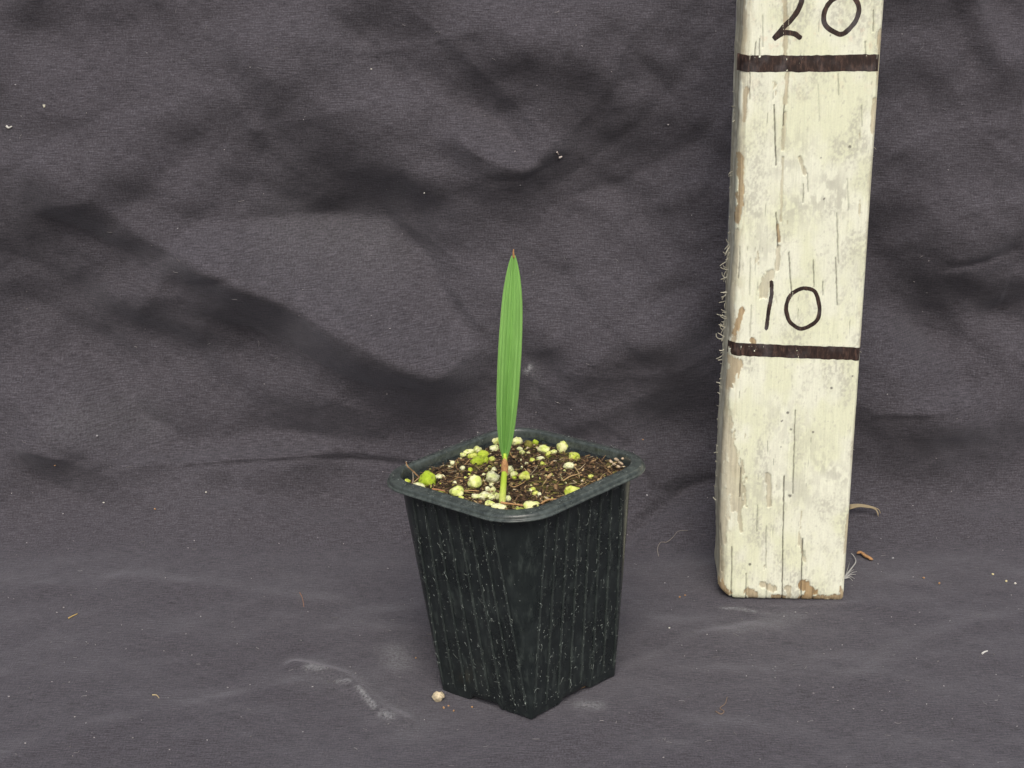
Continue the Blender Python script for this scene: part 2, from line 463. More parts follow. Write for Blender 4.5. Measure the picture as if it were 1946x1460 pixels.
# roof-shaped creases running across the hanging cloth
for k, P in enumerate([[(990,590),(1150,470),(1380,250)], [(1030,660),(1200,560),(1370,430)], [(900,640),(1080,760),(1230,850)], [(1000,480),(1100,560),(1230,690)], [(640,10),(820,180),(960,300)],
          [(760,0),(900,120),(1060,280)], [(1130,30),(1260,160),(1380,330)], [(480,250),(700,200),(860,200)], [(300,0),(420,160),(560,330)], [(20,330),(150,240),(330,180)], [(700,440),(820,520),(960,660)],
          [(760,430),(900,520),(1000,560)], [(1380,30),(1250,200),(1100,330)], [(1700,480),(1830,400),(1946,380)], [(1700,700),(1820,600),(1946,560)], [(1690,560),(1800,620),(1946,760)],
          [(1720,900),(1830,860),(1946,870)], [(420,640),(560,720),(760,800)], [(0,480),(120,560),(260,720)], [(240,560),(420,580),(600,700)], [(540,60),(700,100),(900,60)], [(100,940),(260,880),(420,860)],
          [(1200,60),(1130,200),(1000,330)], [(1400,640),(1250,700),(1080,700)], [(600,780),(760,720),(900,740)], [(1800,140),(1870,260),(1946,320)], [(1650,330),(1760,260),(1900,240)]]):
    Q = [on_cloth(*p) for p in spline(P, 12)]
    w = (11 + 7 * ((k * 37) % 10) / 10) / 4800
    d = seg_dist(UU, SS, Q) + 0.004 * (WARP - 0.5)
    HT += (1.25 if k % 3 else -1.1) * 0.001 * np.exp(-np.sqrt(d * d + 0.0006 ** 2) / w)
FADE = sstep(-0.27, -0.23, UU) * sstep(0.27, 0.23, UU) * sstep(0.40, 0.43, SS) * sstep(0.92, 0.88, SS)
HT *= FADE
DU = np.zeros_like(UU)
for P, w, a in DUST:
    DU = np.maximum(DU, a * stroke(P, w))
def bil(A, u, s):
    x = np.clip((u - GU[0]) / 0.001, 0, len(GU) - 1.001); y = np.clip((s - GS[0]) / 0.001, 0, len(GS) - 1.001)
    i = x.astype(int); j = y.astype(int); fx = x - i; fy = y - j
    v = (A[j, i] * (1 - fx) + A[j, i + 1] * fx) * (1 - fy) + (A[j + 1, i] * (1 - fx) + A[j + 1, i + 1] * fx) * fy
    return v
def cloth_h(u, s):
    u = np.asarray(u, float); s = np.asarray(s, float)
    h = bil(HT, u, s)
    soft = 0.0032 * (fbm(u * 13 + 2, s * 13, 4, 5.0) - 0.5) + 0.0008 * (fbm(u * 60, s * 60, 3, 8.0) - 0.5) + 0.0042 * (fbm(u * 24 + 5, s * 30, 3, 2.5) - 0.5) * sstep(0.60, 0.56, s)
    # flat where things stand
    dx = u - POT_XY[0]; dy = s - POT_XY[1]
    wp = np.exp(-(np.hypot(dx, dy) / 0.040) ** 4)
    ws = np.exp(-((u - 0.100) / 0.034) ** 4 - ((s - 0.567) / 0.022) ** 4)
    h = (h + soft * (1 + 2.2 * sstep(0.6, 0.68, s) * (np.abs(u) > 0.2))) * (1 - wp) * (1 - ws)
    h = h + wp * (-dx * POT_TX - dy * POT_TY - 0.0022 * np.maximum(0, -dx / 0.030) + 0.0014 * np.maximum(0, -dy / 0.030)) - 0.0003 * wp
    return h
def cloth_p(u, s, off=0.0):
    y, z, ny, nz = profile(s)
    h = cloth_h(u, s) + off
    return np.stack([np.asarray(u, float) + 0 * y, y + ny * h, z + nz * h], -1)
cu = np.concatenate([-0.24 - np.cumsum(0.0012 * 1.08 ** np.arange(46))[::-1], np.arange(-0.24, 0.2401, 0.001), 0.24 + np.cumsum(0.0012 * 1.08 ** np.arange(46))])
cs = np.concatenate([0.42 - np.cumsum(0.0012 * 1.09 ** np.arange(39))[::-1], np.arange(0.42, 0.8801, 0.001), 0.88 + np.cumsum(0.0012 * 1.09 ** np.arange(34))])
CU, CS = np.meshgrid(cu, cs)
CV = cloth_p(CU, CS).reshape(-1, 3)
core = (np.abs(CU) < 0.27) & (CS > 0.40) & (CS < 0.92)
cloth = mesh_obj('backdrop_cloth', CV, grid_faces(len(cs), len(cu)), M_CLOTH, uv=np.stack([CU, CS], -1).reshape(-1, 2),
                 attrs={'dust': (bil(DU, CU, CS) * core).ravel()})
tag(cloth, 'wrinkled charcoal cotton cloth forming the floor and the backdrop', 'cloth', kind='structure')

# ------------------------------------------------------------------ measuring stick
ST_X, ST_Y, ST_W, ST_YAW, ST_D, ST_TOP = 7.716, 55.111, 4.638, -0.061, 3.0, 25.5     # cm
stick = empty('measuring_stick', (ST_X * CM, ST_Y * CM, 0))
stick.rotation_euler = (0, 0, ST_YAW)
tag(stick, 'flaking cream painted wooden measuring stick marked 10 and 20 standing upright', 'measuring stick')
_cy, _sy = math.cos(ST_YAW), math.sin(ST_YAW)
def on_stick(px, py):
    """photo point -> (across, up) in cm on the front face of the stick"""
    d = ray(px, py)
    n = np.array([_sy, -_cy, 0.0]); p0 = np.array([ST_X * CM, ST_Y * CM, 0.0]); c = np.array([0, 0, CAM_H])
    t = np.dot(p0 - c, n) / np.dot(d, n)
    q = c + t * d - p0
    return np.array([(q[0] * _cy + q[1] * _sy) / CM, q[2] / CM])
def SP(pts): return [tuple(on_stick(*p)) for p in pts]

DU_, DZ_ = 0.025, 0.03
fu = np.arange(0, ST_W + 1e-6, DU_); fz = np.arange(-0.05, ST_TOP + 0.05, DZ_)
FU, FZ = np.meshgrid(fu, fz)
PX = 4.9e1                                  # photo px per cm near the stick, for stroke widths only
def patch(pts, wpx, rough=0.5, seed=0.0):
    d = seg_dist(FU, FZ, SP(pts)) * 52
    d = d + rough * wpx * 3.4 * (fbm(FU * 12, FZ * 4.0, 6, seed + 2.1) - 0.5)
    return sstep(wpx + 0.7, wpx - 0.7, d)
bare = np.zeros_like(FU); warm = np.zeros_like(FU); crack = np.zeros_like(FU)
for i, (pts, w, wm) in enumerate([
    ([(1411,-30),(1413,60),(1410,130)],4,.3), ([(1418,170),(1413,230)],4,.5), ([(1406,300),(1408,350),(1401,420)],6,.8),
    ([(1492,-30),(1494,50),(1491,110)],4,.25), ([(1497,140),(1493,195)],4,.2), ([(1491,215),(1488,285)],3,.0), ([(1488,300),(1484,420)],2,.0),
    ([(1478,428),(1480,458)],3,.8), ([(1480,470),(1476,510)],4,.0), ([(1462,520),(1450,560)],9,.0), ([(1409,590),(1396,635)],5,.9),
    ([(1430,648),(1433,660)],6,.9), ([(1395,640),(1390,660)],4,.5), ([(1392,688),(1402,690),(1392,715),(1382,735)],9,.6),
    ([(1376,730),(1372,790),(1374,860),(1372,900)],10,.25), ([(1385,800),(1392,860),(1400,900)],9,.15), ([(1398,890),(1402,960)],14,.05),
    ([(1376,960),(1378,1030)],7,.1), ([(1672,60),(1670,160)],4,.3), ([(1664,190),(1660,250)],5,.3), ([(1640,640),(1636,668)],3,.6),
    ([(1612,980),(1606,1050)],3,.3), ([(1360,1105),(1378,1130)],10,.9), ([(1425,1125),(1432,1135)],9,.7), ([(1470,1135),(1488,1138)],6,.9),
    ([(1496,1118),(1500,1140)],5,.2), ([(1528,1112),(1545,1126),(1524,1140)],9,1.0), ([(1540,1138),(1598,1136)],6,.9), ([(1597,1115),(1600,1130)],4,.8),
    ([(1402,920),(1408,1010)],4,.0), ([(1460,905),(1462,960)],5,.0), ([(1448,1110),(1470,1120)],6,.3), ([(1390,520),(1385,640)],7,.15),
    ([(1400,440),(1392,520)],5,.1), ([(1370,1050),(1372,1100)],6,.3), ([(1520,300),(1530,330)],3,.0)]):
    m = patch(pts, w, 0.55, i * 3.7)
    warm = np.where(m > bare, wm, warm); bare = np.maximum(bare, m)
n_edge = fbm(FU * 5, FZ * 0.9, 5, 41)
edge_l = sstep(0.62, 0.1, FU + 0.9 * (n_edge - 0.5)) ; edge_r = sstep(ST_W - 0.13, ST_W + 0.05, FU + 0.35 * (n_edge - 0.5))
flake = sstep(0.80, 0.815, fbm(FU * 3.2, FZ * 0.7, 6, 61) + 0.11 * np.exp(-FU / 0.7) + 0.08 * np.exp(-FZ / 0.6))
bare = np.maximum.reduce([bare, edge_l * sstep(0.42, 0.55, n_edge), edge_r * 0.8, flake])
CR = [([(1490,905),(1488,1010),(1486,1146)],.9), ([(1525,1025),(1522,1146)],.9), ([(1408,890),(1406,945)],.8), ([(1391,1040),(1390,1140)],.7), ([(1511,780),(1507,938)],.7),
      ([(1499,480),(1502,530),(1505,565)],.8), ([(1545,495),(1547,545)],.7), ([(1590,405),(1593,500)],.6), ([(1588,490),(1591,580)],.7), ([(1471,200),(1475,315)],.9),
      ([(1527,350),(1526,385)],.6), ([(1534,330),(1536,365)],.5), ([(1563,535),(1564,560)],.6), ([(1490,200),(1488,240)],.8), ([(1449,30),(1450,90)],.4), ([(1436,80),(1434,108)],.7),
      ([(1425,140),(1424,190)],.6), ([(1444,75),(1443,105)],.7), ([(1660,20),(1659,60)],.6), ([(1644,80),(1645,105)],.5), ([(1593,140),(1594,180)],.5), ([(1637,200),(1638,240)],.4),
      ([(1475,405),(1478,470)],.8), ([(1426,490),(1424,560)],.4), ([(1404,470),(1402,530)],.6), ([(1440,960),(1438,1010)],.5), ([(1456,1000),(1455,1080)],.4), ([(1418,1090),(1417,1138)],.6),
      ([(1457,1110),(1456,1146)],.5), ([(1545,1120),(1544,1146)],.5), ([(1374,1000),(1373,1090)],.5), ([(1610,340),(1612,400)],.35), ([(1555,160),(1557,230)],.25), ([(1428,580),(1425,640)],.4)]
for i, (pts, a) in enumerate(CR):
    d = seg_dist(FU + 0.012 * (fbm(FU * 3, FZ * 5, 3, i * 1.9) - 0.5) * 3, FZ, SP(pts)) * 52
    crack = np.maximum(crack, a * sstep(1.5, 0.4, d))
hair = sstep(0.79, 0.83, fbm(FU * 26, FZ * 1.1, 3, 77)) * sstep(0.5, 0.62, fbm(FU * 2, FZ * 0.6, 3, 88))
crack = np.maximum(crack, 0.5 * hair * (1 - bare * 0.5))
dirt = sstep(0.46, 0.72, fbm(FU * 1.5, FZ * 0.9, 6, 5) + 0.10 * (fbm(FU * 20, FZ * 12, 3, 15) - 0.5) * 2)
dirt = dirt * (0.25 + 0.9 * sstep(0.38, 0.62, fbm(FU * 16, FZ * 11, 4, 45)))
dirt = np.maximum(dirt * 0.7, 0.55 * sstep(0.66, 0.8, fbm(FU * 11, FZ * 6.0, 5, 25)))
for pts, w, a in [([(1500,400),(1560,380)],26,.5), ([(1580,340),(1600,390)],16,.6), ([(1480,320),(1500,310)],14,.4), ([(1480,790),(1540,850)],30,.3), ([(1560,880),(1600,910)],16,.5),
                  ([(1420,940),(1520,930)],34,.4), ([(1620,480),(1640,520)],20,.25), ([(1490,260),(1530,280)],18,.3), ([(1440,420),(1450,480)],16,.35)]:
    d = seg_dist(FU, FZ, SP(pts)) * 52
    dirt = np.maximum(dirt, a * np.exp(-0.5 * (d / w) ** 2) * sstep(0.35, 0.6, fbm(FU * 7, FZ * 4, 5, 35)) * 1.4)
spots = np.zeros_like(FU)
for sx_, sy_, r in [(1615,279,2.6),(1425,1073,2.6),(1497,785,2.6),(1486,800,2),(1580,738,2.4),(1503,816,2),(1545,822,2),(1566,378,2),(1578,68,1.2),(1501,942,3),(1560,300,1.3),(1484,849,1.2),(1620,715,1.4)]:
    d = seg_dist(FU, FZ, SP([(sx_, sy_), (sx_ + .1, sy_)])) * 52
    spots = np.maximum(spots, sstep(r + 0.8, r - 0.6, d))
def lerp(a, b, t): return a + (b - a) * t[..., None]
cream = lerp(np.array([0.72, 0.75, 0.565]), np.array([0.765, 0.79, 0.655]), sstep(0.35, 0.65, fbm(FU * 1.1, FZ * 0.7, 4, 51)))
tint = lerp(cream, np.array([0.40, 0.40, 0.335]), np.clip(dirt, 0, 1) * 0.75)
graint = fbm(FU * 22, FZ * 0.8, 4, 95)
wood = lerp(np.array([0.34, 0.30, 0.205]), np.array([0.50, 0.46, 0.33]), sstep(0.3, 0.7, graint))
ww = lerp(np.array([0.27, 0.18, 0.085]), np.array([0.42, 0.30, 0.16]), sstep(0.3, 0.7, graint))
wood = wood + (ww - wood) * warm[..., None]
tint = lerp(tint, wood, np.clip(bare, 0, 1) * (0.62 + 0.33 * np.clip(warm, 0, 1)))
orange = 0.35 * sstep(0.62, 0.75, fbm(FU * 5, FZ * 4, 3, 71)) * np.exp(-0.5 * ((FZ - 20.5) / 0.9) ** 2)
tint = lerp(tint, np.array([0.75, 0.45, 0.28]), orange * 0.4)
tint = lerp(tint, np.array([0.045, 0.042, 0.035]), np.clip(crack, 0, 1))
tint = lerp(tint, np.array([0.10, 0.10, 0.08]), spots * 0.85)
# relief of the front face (cm, positive = into the wood)
REL = 0.028 * bare + 0.06 * crack + 0.02 * (fbm(FU * 22, FZ * 0.5, 4, 95) - 0.5) * (0.35 + bare) + 0.05 * (fbm(FU * 0.8, FZ * 0.35, 3, 13) - 0.5)
def rel_at(u, z):
    x = np.clip(np.asarray(u) / DU_, 0, len(fu) - 1.001); y = np.clip((np.asarray(z) - fz[0]) / DZ_, 0, len(fz) - 1.001)
    i = x.astype(int); j = y.astype(int); fx = x - i; fy = y - j
    return (REL[j, i] * (1 - fx) + REL[j, i + 1] * fx) * (1 - fy) + (REL[j + 1, i] * (1 - fx) + REL[j + 1, i + 1] * fx) * fy
# closed cross-section: front, right side, back, left side
nf = len(fu)
def left_edge(z): return 0.06 * (fbm(z * 0.6, z * 0 + 3.3, 4, 19) - 0.5) * 2 - 0.10 * np.exp(-((z - 5.2) / 2.6) ** 2) + 0.05 * sstep(9.9, 10.6, z) - 0.02
nsd = 26
tside = np.linspace(0, 1, nsd + 2)[1:-1]
def rnd(t, r):        # corner rounding profile along the front face: how far the surface falls back near an edge
    return np.where(t < r, r - np.sqrt(np.maximum(r * r - (r - t) ** 2, 0)), 0)
rows = []; cols = []; bares = []
zb_u = np.concatenate([fu, np.full(nsd, ST_W), fu[::-4], np.full(nsd, 0.0)])
botp = 0.02 + 0.36 * np.clip(1 - zb_u / 0.62, 0, 1) ** 1.6 + 0.30 * rnd(ST_W - zb_u, 0.26) + 0.05 * np.abs(fbm(zb_u * 5, zb_u * 0, 4, 33) - 0.5)
for cu_ in (SP([(1486,1140)])[0][0], SP([(1522,1140)])[0][0], SP([(1418,1140)])[0][0], SP([(1545,1140)])[0][0], SP([(1390,1140)])[0][0]):
    botp += 0.05 * np.exp(-((zb_u - cu_) / 0.025) ** 2)
lev = np.linspace(0, 1, len(fz))
for k, t in enumerate(lev):
    z = botp + (ST_TOP - botp) * t
    zf = z[:nf]
    edge_round = rnd(fu, 0.26 + 0.10 * 1) * (0.8 + 0.6 * fbm(np.full(nf, k * 0.02), fu * 0 + 1, 3, 3)) + rnd(ST_W - fu, 0.13)
    foot = 0.10 * np.exp(-(zf - botp[:nf]) / 0.10)          # worn bottom arris
    yf = rel_at(fu, zf) + edge_round + foot
    xl = float(left_edge(np.array([z[0]]))[0])
    xf = fu + xl * np.clip(1 - fu / 0.6, 0, 1)
    wob = 0.03 * (fbm(tside * 4, np.full(nsd, k * 0.03), 4, 81) - 0.5)
    rx = np.full(nsd, ST_W) + wob; ry = 0.16 + (ST_D - 0.26) * tside
    bx = fu[::-4].copy(); by = np.full(len(bx), ST_D)
    lx = np.full(nsd, xl) + 2.2 * wob + 0.05 * (fbm(tside * 3 + 5, np.full(nsd, k * 0.10), 4, 91) - 0.5)
    ly = (0.40 + (ST_D - 0.5) * tside)[::-1]
    rows.append(np.stack([np.concatenate([xf, rx, bx, lx]), np.concatenate([yf, ry, by, ly]), z], 1))
    # colour: look the face maps up at this row's height
    j = np.clip(((zf - fz[0]) / DZ_).round().astype(int), 0, len(fz) - 1)
    cf = tint[j, np.arange(nf)]; bf = bare[j, np.arange(nf)]
    g = fbm(tside * 14, np.full(nsd, k * 0.012), 4, 55)
    sc = np.array([0.46, 0.43, 0.31]) + (np.array([0.68, 0.67, 0.53]) - np.array([0.46, 0.43, 0.31])) * sstep(0.35, 0.65, g)[:, None]
    cols.append(np.concatenate([cf, sc, np.full((len(bx), 3), 0.5), sc[::-1]])); bares.append(np.concatenate([bf, np.ones(nsd * 2 + len(bx))]))
nper = len(zb_u)
BV = np.concatenate(rows) * CM
BC = np.concatenate(cols); BB = np.concatenate(bares)
ntop = len(BV)
cb = np.array([[ST_W / 2 * CM, ST_D / 2 * CM, 0.0006], [ST_W / 2 * CM, ST_D / 2 * CM, ST_TOP * CM]])
FQ = grid_faces(len(lev), nper, True)
pi = np.arange(nper)
cap_b = np.stack([(pi + 1) % nper, pi, np.full(nper, ntop), np.full(nper, ntop)], 1)
cap_t = np.stack([(len(lev) - 1) * nper + pi, (len(lev) - 1) * nper + (pi + 1) % nper, np.full(nper, ntop + 1), np.full(nper, ntop + 1)], 1)
FT = np.concatenate([FQ[:, [0, 1, 2]], FQ[:, [0, 2, 3]], cap_b[:, :3], cap_t[:, :3]])
board = mesh_obj('board', np.vstack([BV, cb]), FT, M_STICK, stick, colors=np.vstack([BC, [[.5, .38, .22]] * 2]), attrs={'bare': np.concatenate([BB, [1, 1]])})

def ribbon(name, pts, wpx, parent, closed=False, n=60, ragged=0.25, seed=0, taper=True):
    """a marker stroke lying on the painted face"""
    P = np.array(SP(pts))
    if closed:
        Q = np.vstack([P[-1], P, P[0], P[1]])
        C = spline(Q, n * 2)
        i0 = int(round(1 / (len(Q) - 1) * n * 2)); i1 = int(round((len(Q) - 2) / (len(Q) - 1) * n * 2))
        C = C[i0:i1 + 2]
    else: C = spline(P, n)
    T = np.gradient(C, axis=0); T /= np.linalg.norm(T, axis=1)[:, None]
    Nn = np.stack([-T[:, 1], T[:, 0]], 1)
    k = 7; m = len(C)
    tt = np.linspace(0, 1, m)
    w0 = wpx / 52 / 2
    wl = w0 * (1 + ragged * 2 * (fbm(tt * 26, tt * 0, 3, seed) - 0.5)); wr = w0 * (1 + ragged * 2 * (fbm(tt * 26, tt * 0 + 9, 3, seed + 5) - 0.5))
    if taper and not closed:
        e = np.minimum(tt, 1 - tt) * np.linalg.norm(np.diff(C, axis=0), axis=1).sum()
        rr = np.sqrt(np.clip(1 - (1 - np.clip(e / w0, 0, 1)) ** 2, 0.04, 1)); wl *= rr; wr *= rr
    V = []
    for i in range(m):
        for j in range(k):
            a = j / (k - 1)
            q = C[i] + Nn[i] * (wl[i] * (1 - a) - wr[i] * a)
            V.append([q[0], 0, q[1]])
    V = np.array(V)
    er = rnd(V[:, 0], 0.34) * 1.1 + rnd(ST_W - V[:, 0], 0.13)
    V[:, 1] = rel_at(V[:, 0], V[:, 2]) + er - 0.006
    return mesh_obj(name, V * CM, grid_faces(m, k), M_INK, parent)
tag(ribbon('graduation_line', [(1402,121),(1470,121),(1540,121),(1610,120),(1670,120)], 29, stick, n=150, ragged=.10, seed=3, taper=False), 'brown marker line below the 20')
tag(ribbon('graduation_line', [(1384,663),(1450,666),(1520,669),(1580,671),(1634,673)], 25, stick, n=150, ragged=.10, seed=8, taper=False), 'brown marker line below the 10')
tag(ribbon('digit', [(1466,533),(1466,560),(1461,590),(1456,628)], 7.0, stick, n=40, seed=1), 'handwritten digit 1 of the 10')
tag(ribbon('digit', [(1530,548),(1548,554),(1556,575),(1557,594),(1550,612),(1524,625),(1503,614),(1495,596),(1495,578),(1503,561),(1517,551)], 7.4, stick, True, 60, .2, 2), 'handwritten digit 0 of the 10')
tag(ribbon('digit', [(1474,0),(1478,-20),(1497,-34),(1517,-28),(1524,-8),(1519,14),(1506,34),(1489,52),(1472,73),(1482,66),(1496,62),(1511,65),(1523,74)], 9.0, stick, False, 110, .2, 4), 'handwritten digit 2 of the 20, its top cut off')
tag(ribbon('digit', [(1606,-9),(1623,-4),(1632,14),(1629,34),(1616,53),(1600,65),(1580,58),(1567,45),(1566,26),(1574,8),(1588,-4)], 8.4, stick, True, 60, .2, 6), 'handwritten digit 0 of the 20')

# torn wood fibres along the left arris and on the right
SPL = []
r2 = np.random.default_rng(5)
def splinter(pts3, r, col):
    C = spline(pts3, 9)
    V, F = tube(C * CM, np.linspace(r, r * 0.5, 9) * CM, 5)
    o = mesh_obj('splinter', V, F, M_LINT, stick, colors=np.tile(col, (len(V), 1)))
    return o
spots_z = [(y, 1) for y in (222, 242, 352, 360, 415)] + [(y, 1.6) for y in (498, 503, 510, 520, 534, 548, 552, 560, 566, 590, 600, 606, 612, 630)] + \
          [(y, 1.9) for y in (632, 638, 644, 650, 654, 658, 662, 668, 676, 690, 700, 712)] + [(y, .8) for y in (735, 770, 778, 786, 794, 800, 812, 820, 848, 998, 404, 470)]
spots_z += [(y, 1.3) for y in np.linspace(500, 705, 34)] + [(y, .6) for y in np.linspace(200, 500, 12)] + [(y, .55) for y in np.linspace(740, 1000, 22)]
for y, ln in spots_z:
    z = on_stick(1375, y)[1] + r2.normal(0, 0.03)
    x0 = float(left_edge(np.array([z]))[0]) + 0.02; yd = r2.uniform(2.0, 2.9)
    l = ln * r2.uniform(0.08, 0.2); a = r2.uniform(-1.0, 0.7); curl = r2.uniform(-1.6, 1.6)
    x0 -= 0.03; pts = [(x0 + .05, yd, z)]
    ang = a
    for i in range(4):
        ang += curl * 0.45
        p = pts[-1]
        pts.append((p[0] - l / 3 * math.cos(ang), p[1] + r2.normal(0, 0.02), p[2] + l / 3 * math.sin(ang)))
    c = np.array([0.62, 0.60, 0.48]) * r2.uniform(0.65, 1.1)
    splinter(pts, r2.uniform(0.018, 0.036), c)
for y, sgn in ((283, 1), (300, .5), (673, .7), (860, .6)):
    z = on_stick(1660, y)[1]
    splinter([(ST_W - .02, .3, z), (ST_W + .05 * sgn, .32, z - .02), (ST_W + .12 * sgn, .35, z - .10 * sgn)], 0.009, np.array([0.5, 0.48, 0.38]))

# ------------------------------------------------------------------ pot
pot = empty('plant_pot', (POT_XY[0], POT_XY[1], 0))
pot.rotation_euler = (Matrix(((1, 0, POT_TX), (0, 1, POT_TY), (-POT_TX, -POT_TY, 1))).to_euler())
POT_M = Matrix.Translation(pot.location) @ pot.rotation_euler.to_matrix().to_4x4()
tag(pot, 'square black plastic nursery pot with thick rounded rim holding the seedling', 'plant pot')
def rsq(a, r, nstr=40, narc=14):
    """rounded square, flats dense, starting on the +x face; returns points (n,2)"""
    out = []
    for k in range(4):
        ang = k * math.pi / 2 + POT_YAW
        c, s = math.cos(ang), math.sin(ang)
        loc = [(a, v) for v in np.linspace(-(a - r), a - r, nstr)]
        loc += [(a - r + r * math.cos(t), a - r + r * math.sin(t)) for t in np.linspace(0, math.pi / 2, narc + 2)[1:-1]]
        out += [(c * x - s * y, s * x + c * y) for x, y in loc]
    return np.array(out)
HP = 7.792
def a_at(z): return 2.113 + (3.03 - 2.113) * z / 7.5
def r_at(z): return 0.10 + (1.20 - 0.10) * (z / 7.5) ** 1.1
def warp(V):
    """the thin pot is slightly twisted and sags at one foot"""
    V = np.array(V, float); t = np.clip(1 - V[:, 2] / 7.5, 0, 1)
    a = 0.0 * t
    x = V[:, 0] * np.cos(a) - V[:, 1] * np.sin(a); y = V[:, 0] * np.sin(a) + V[:, 1] * np.cos(a)
    return np.column_stack([x, y, V[:, 2] - 0.22 * np.maximum(0, -x / 3.0) * t + 0.14 * np.maximum(0, -y / 3.0) * t])
def loft(name, sections, mat, parent, cap=False):
    V = []; n = 0
    for pts, z in sections:
        n = len(pts)
        zz = z if np.ndim(z) else np.full(n, z)
        V.append(np.column_stack([pts, zz]))
    F = grid_faces(len(sections), n, True)
    return mesh_obj(name, warp(np.concatenate(V)) * CM, F, mat, parent)
NS, NA = 40, 14
tloc = np.concatenate([np.concatenate([np.linspace(-1, 1, NS), np.full(NA, 9.0)]) for _ in range(4)])
notch = 0.15 * sstep(0.36, 0.30, np.abs(tloc)) + 0.035 * sstep(1.0, 0.9, np.abs(tloc)) * 1
secs = []
for t in np.linspace(0, 1, 36):
    z = 7.5 * t
    secs.append((rsq(a_at(z), r_at(z), NS, NA), np.maximum(z, notch * (1 - t)) if t > 0 else notch))
for t in np.linspace(1, 0.0, 10):
    z = 7.5 * t
    secs.append((rsq(a_at(z) - 0.06, max(r_at(z) - 0.05, .15), NS, NA), np.maximum(z, notch) if t < 0.05 else z))
wall = loft('wall', secs, M_POT, pot)
base_pts = rsq(a_at(.3) - 0.05, r_at(.3), NS, NA)
nb = len(base_pts)
mesh_obj('base', np.vstack([warp(np.column_stack([base_pts, np.full(nb, .30)])), warp(np.column_stack([base_pts, np.full(nb, .37)]))]) * CM,
         [tuple(range(nb))[::-1], tuple(range(nb, 2 * nb))] + [(i, (i + 1) % nb, nb + (i + 1) % nb, nb + i) for i in range(nb)], M_POT, pot, smooth=False)
# rim: rolled flange
prof = [(-0.42, -0.32), (-0.42, -0.06), (-0.40, -0.012), (-0.36, 0.015), (-0.31, 0.016), (-0.24, -0.005), (-0.17, -0.030), (-0.11, -0.038), (-0.065, -0.052), (-0.035, -0.085),
        (-0.022, -0.14), (-0.020, -0.182), (-0.006, -0.196), (0.028, -0.205), (0.040, -0.222), (0.040, -0.25), (0.018, -0.268), (-0.03, -0.258), (-0.10, -0.23), (-0.30, -0.25), (-0.355, -0.32)]
secs = []
ia = np.linspace(0, 1, 4 * (NS + NA))
for dx, dz in prof:
    p = rsq(3.444 + dx, 1.577 + dx * 0.9, NS, NA)
    secs.append((p, HP + dz + 0.014 * (fbm(p[:, 0] * 1.3 + 40, p[:, 1] * 1.3 + 40, 2, 6) - 0.5)))
rim = loft('rim', secs, M_RIM, pot)
# moulded ribs on the four faces
for k in range(4):
    ang = k * math.pi / 2 + POT_YAW
    c, s = math.cos(ang), math.sin(ang)
    for q in np.linspace(-0.98, 0.98, 8):
        V = []
        zz = np.linspace(0.30, 7.34, 24)
        if abs(q) < 0.36: zz = np.linspace(0.42, 7.34, 24)
        for z in zz:
            y0 = q * (a_at(z) - r_at(z)) ; a = a_at(z)
            e = 0.055 * min(1, (z - zz[0] + 0.02) * 8)
            for yy, h in ((-0.040, -0.008), (-0.030, e * .45), (-0.015, e * .9), (0.0, e * 1.05), (0.015, e * .9), (0.030, e * .45), (0.040, -0.008)):
                x = a + h; y = y0 + yy
                V.append((c * x - s * y, s * x + c * y, z))
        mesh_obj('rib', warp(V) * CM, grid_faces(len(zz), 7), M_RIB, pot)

# chalky flecks and curls dried onto the plastic, thickest along the ribs
rf = np.random.default_rng(31)
V, F, C = [], [], []
for i in range(2600):
    k = rf.integers(4); ang = k * math.pi / 2 + POT_YAW
    c, s = math.cos(ang), math.sin(ang)
    z = rf.uniform(0.35, 7.3)
    fl = a_at(z) - r_at(z)
    if rf.random() < 0.62: y0 = rf.choice(np.linspace(-0.98, 0.98, 8)) * fl + rf.normal(0, 0.035)
    else: y0 = rf.uniform(-1.02, 1.02) * fl
    ln = rf.uniform(0.012, 0.06) if rf.random() < .8 else rf.uniform(0.08, 0.30)
    a = math.pi / 2 + rf.normal(0, .35) if rf.random() < .75 else rf.uniform(0, 6.28); cur = rf.normal(0, 1.4)
    pts = []
    for t in (-.5, -.17, .17, .5):
        y = y0 + ln * t * math.cos(a + cur * t); zz_ = z + ln * t * math.sin(a + cur * t)
        x = a_at(zz_) + (0.05 if np.min(np.abs(np.linspace(-0.98, 0.98, 8) * fl - y0)) < 0.035 else 0.003)
        pts.append((c * x - s * y, s * x + c * y, zz_))
    v, f = tube(warp(pts) * CM, rf.uniform(.003, .011) * CM * (0.7 if ln > .06 else 1), 4)
    b0 = len(V); V += list(v); F += [tuple(q + b0 for q in ff) for ff in f]
    C += [np.array([.24, .275, .255]) * rf.uniform(.45, 1.4)] * len(v)
for i in range(420):     # dust caught on the rim
    p = rsq(3.444 + rf.uniform(-.36, -.03), 1.45, NS, NA)[rf.integers(4 * (NS + NA))] + rf.normal(0, .03, 2)
    a = rf.uniform(0, 6.28); ln = rf.uniform(.01, .05)
    pts = [(p[0] + ln * t * math.cos(a + t), p[1] + ln * t * math.sin(a + t), HP + 0.008) for t in (-.5, 0, .5)]
    v, f = tube(np.array(pts) * CM, rf.uniform(.003, .007) * CM, 4)
    b0 = len(V); V += list(v); F += [tuple(q + b0 for q in ff) for ff in f]
    C += [np.array([.36, .40, .37]) * rf.uniform(.3, 1.2)] * len(v)
tag(mesh_obj('mineral_flecks', np.array(V), F, M_LINT, pot, colors=np.array(C)), kind='stuff')

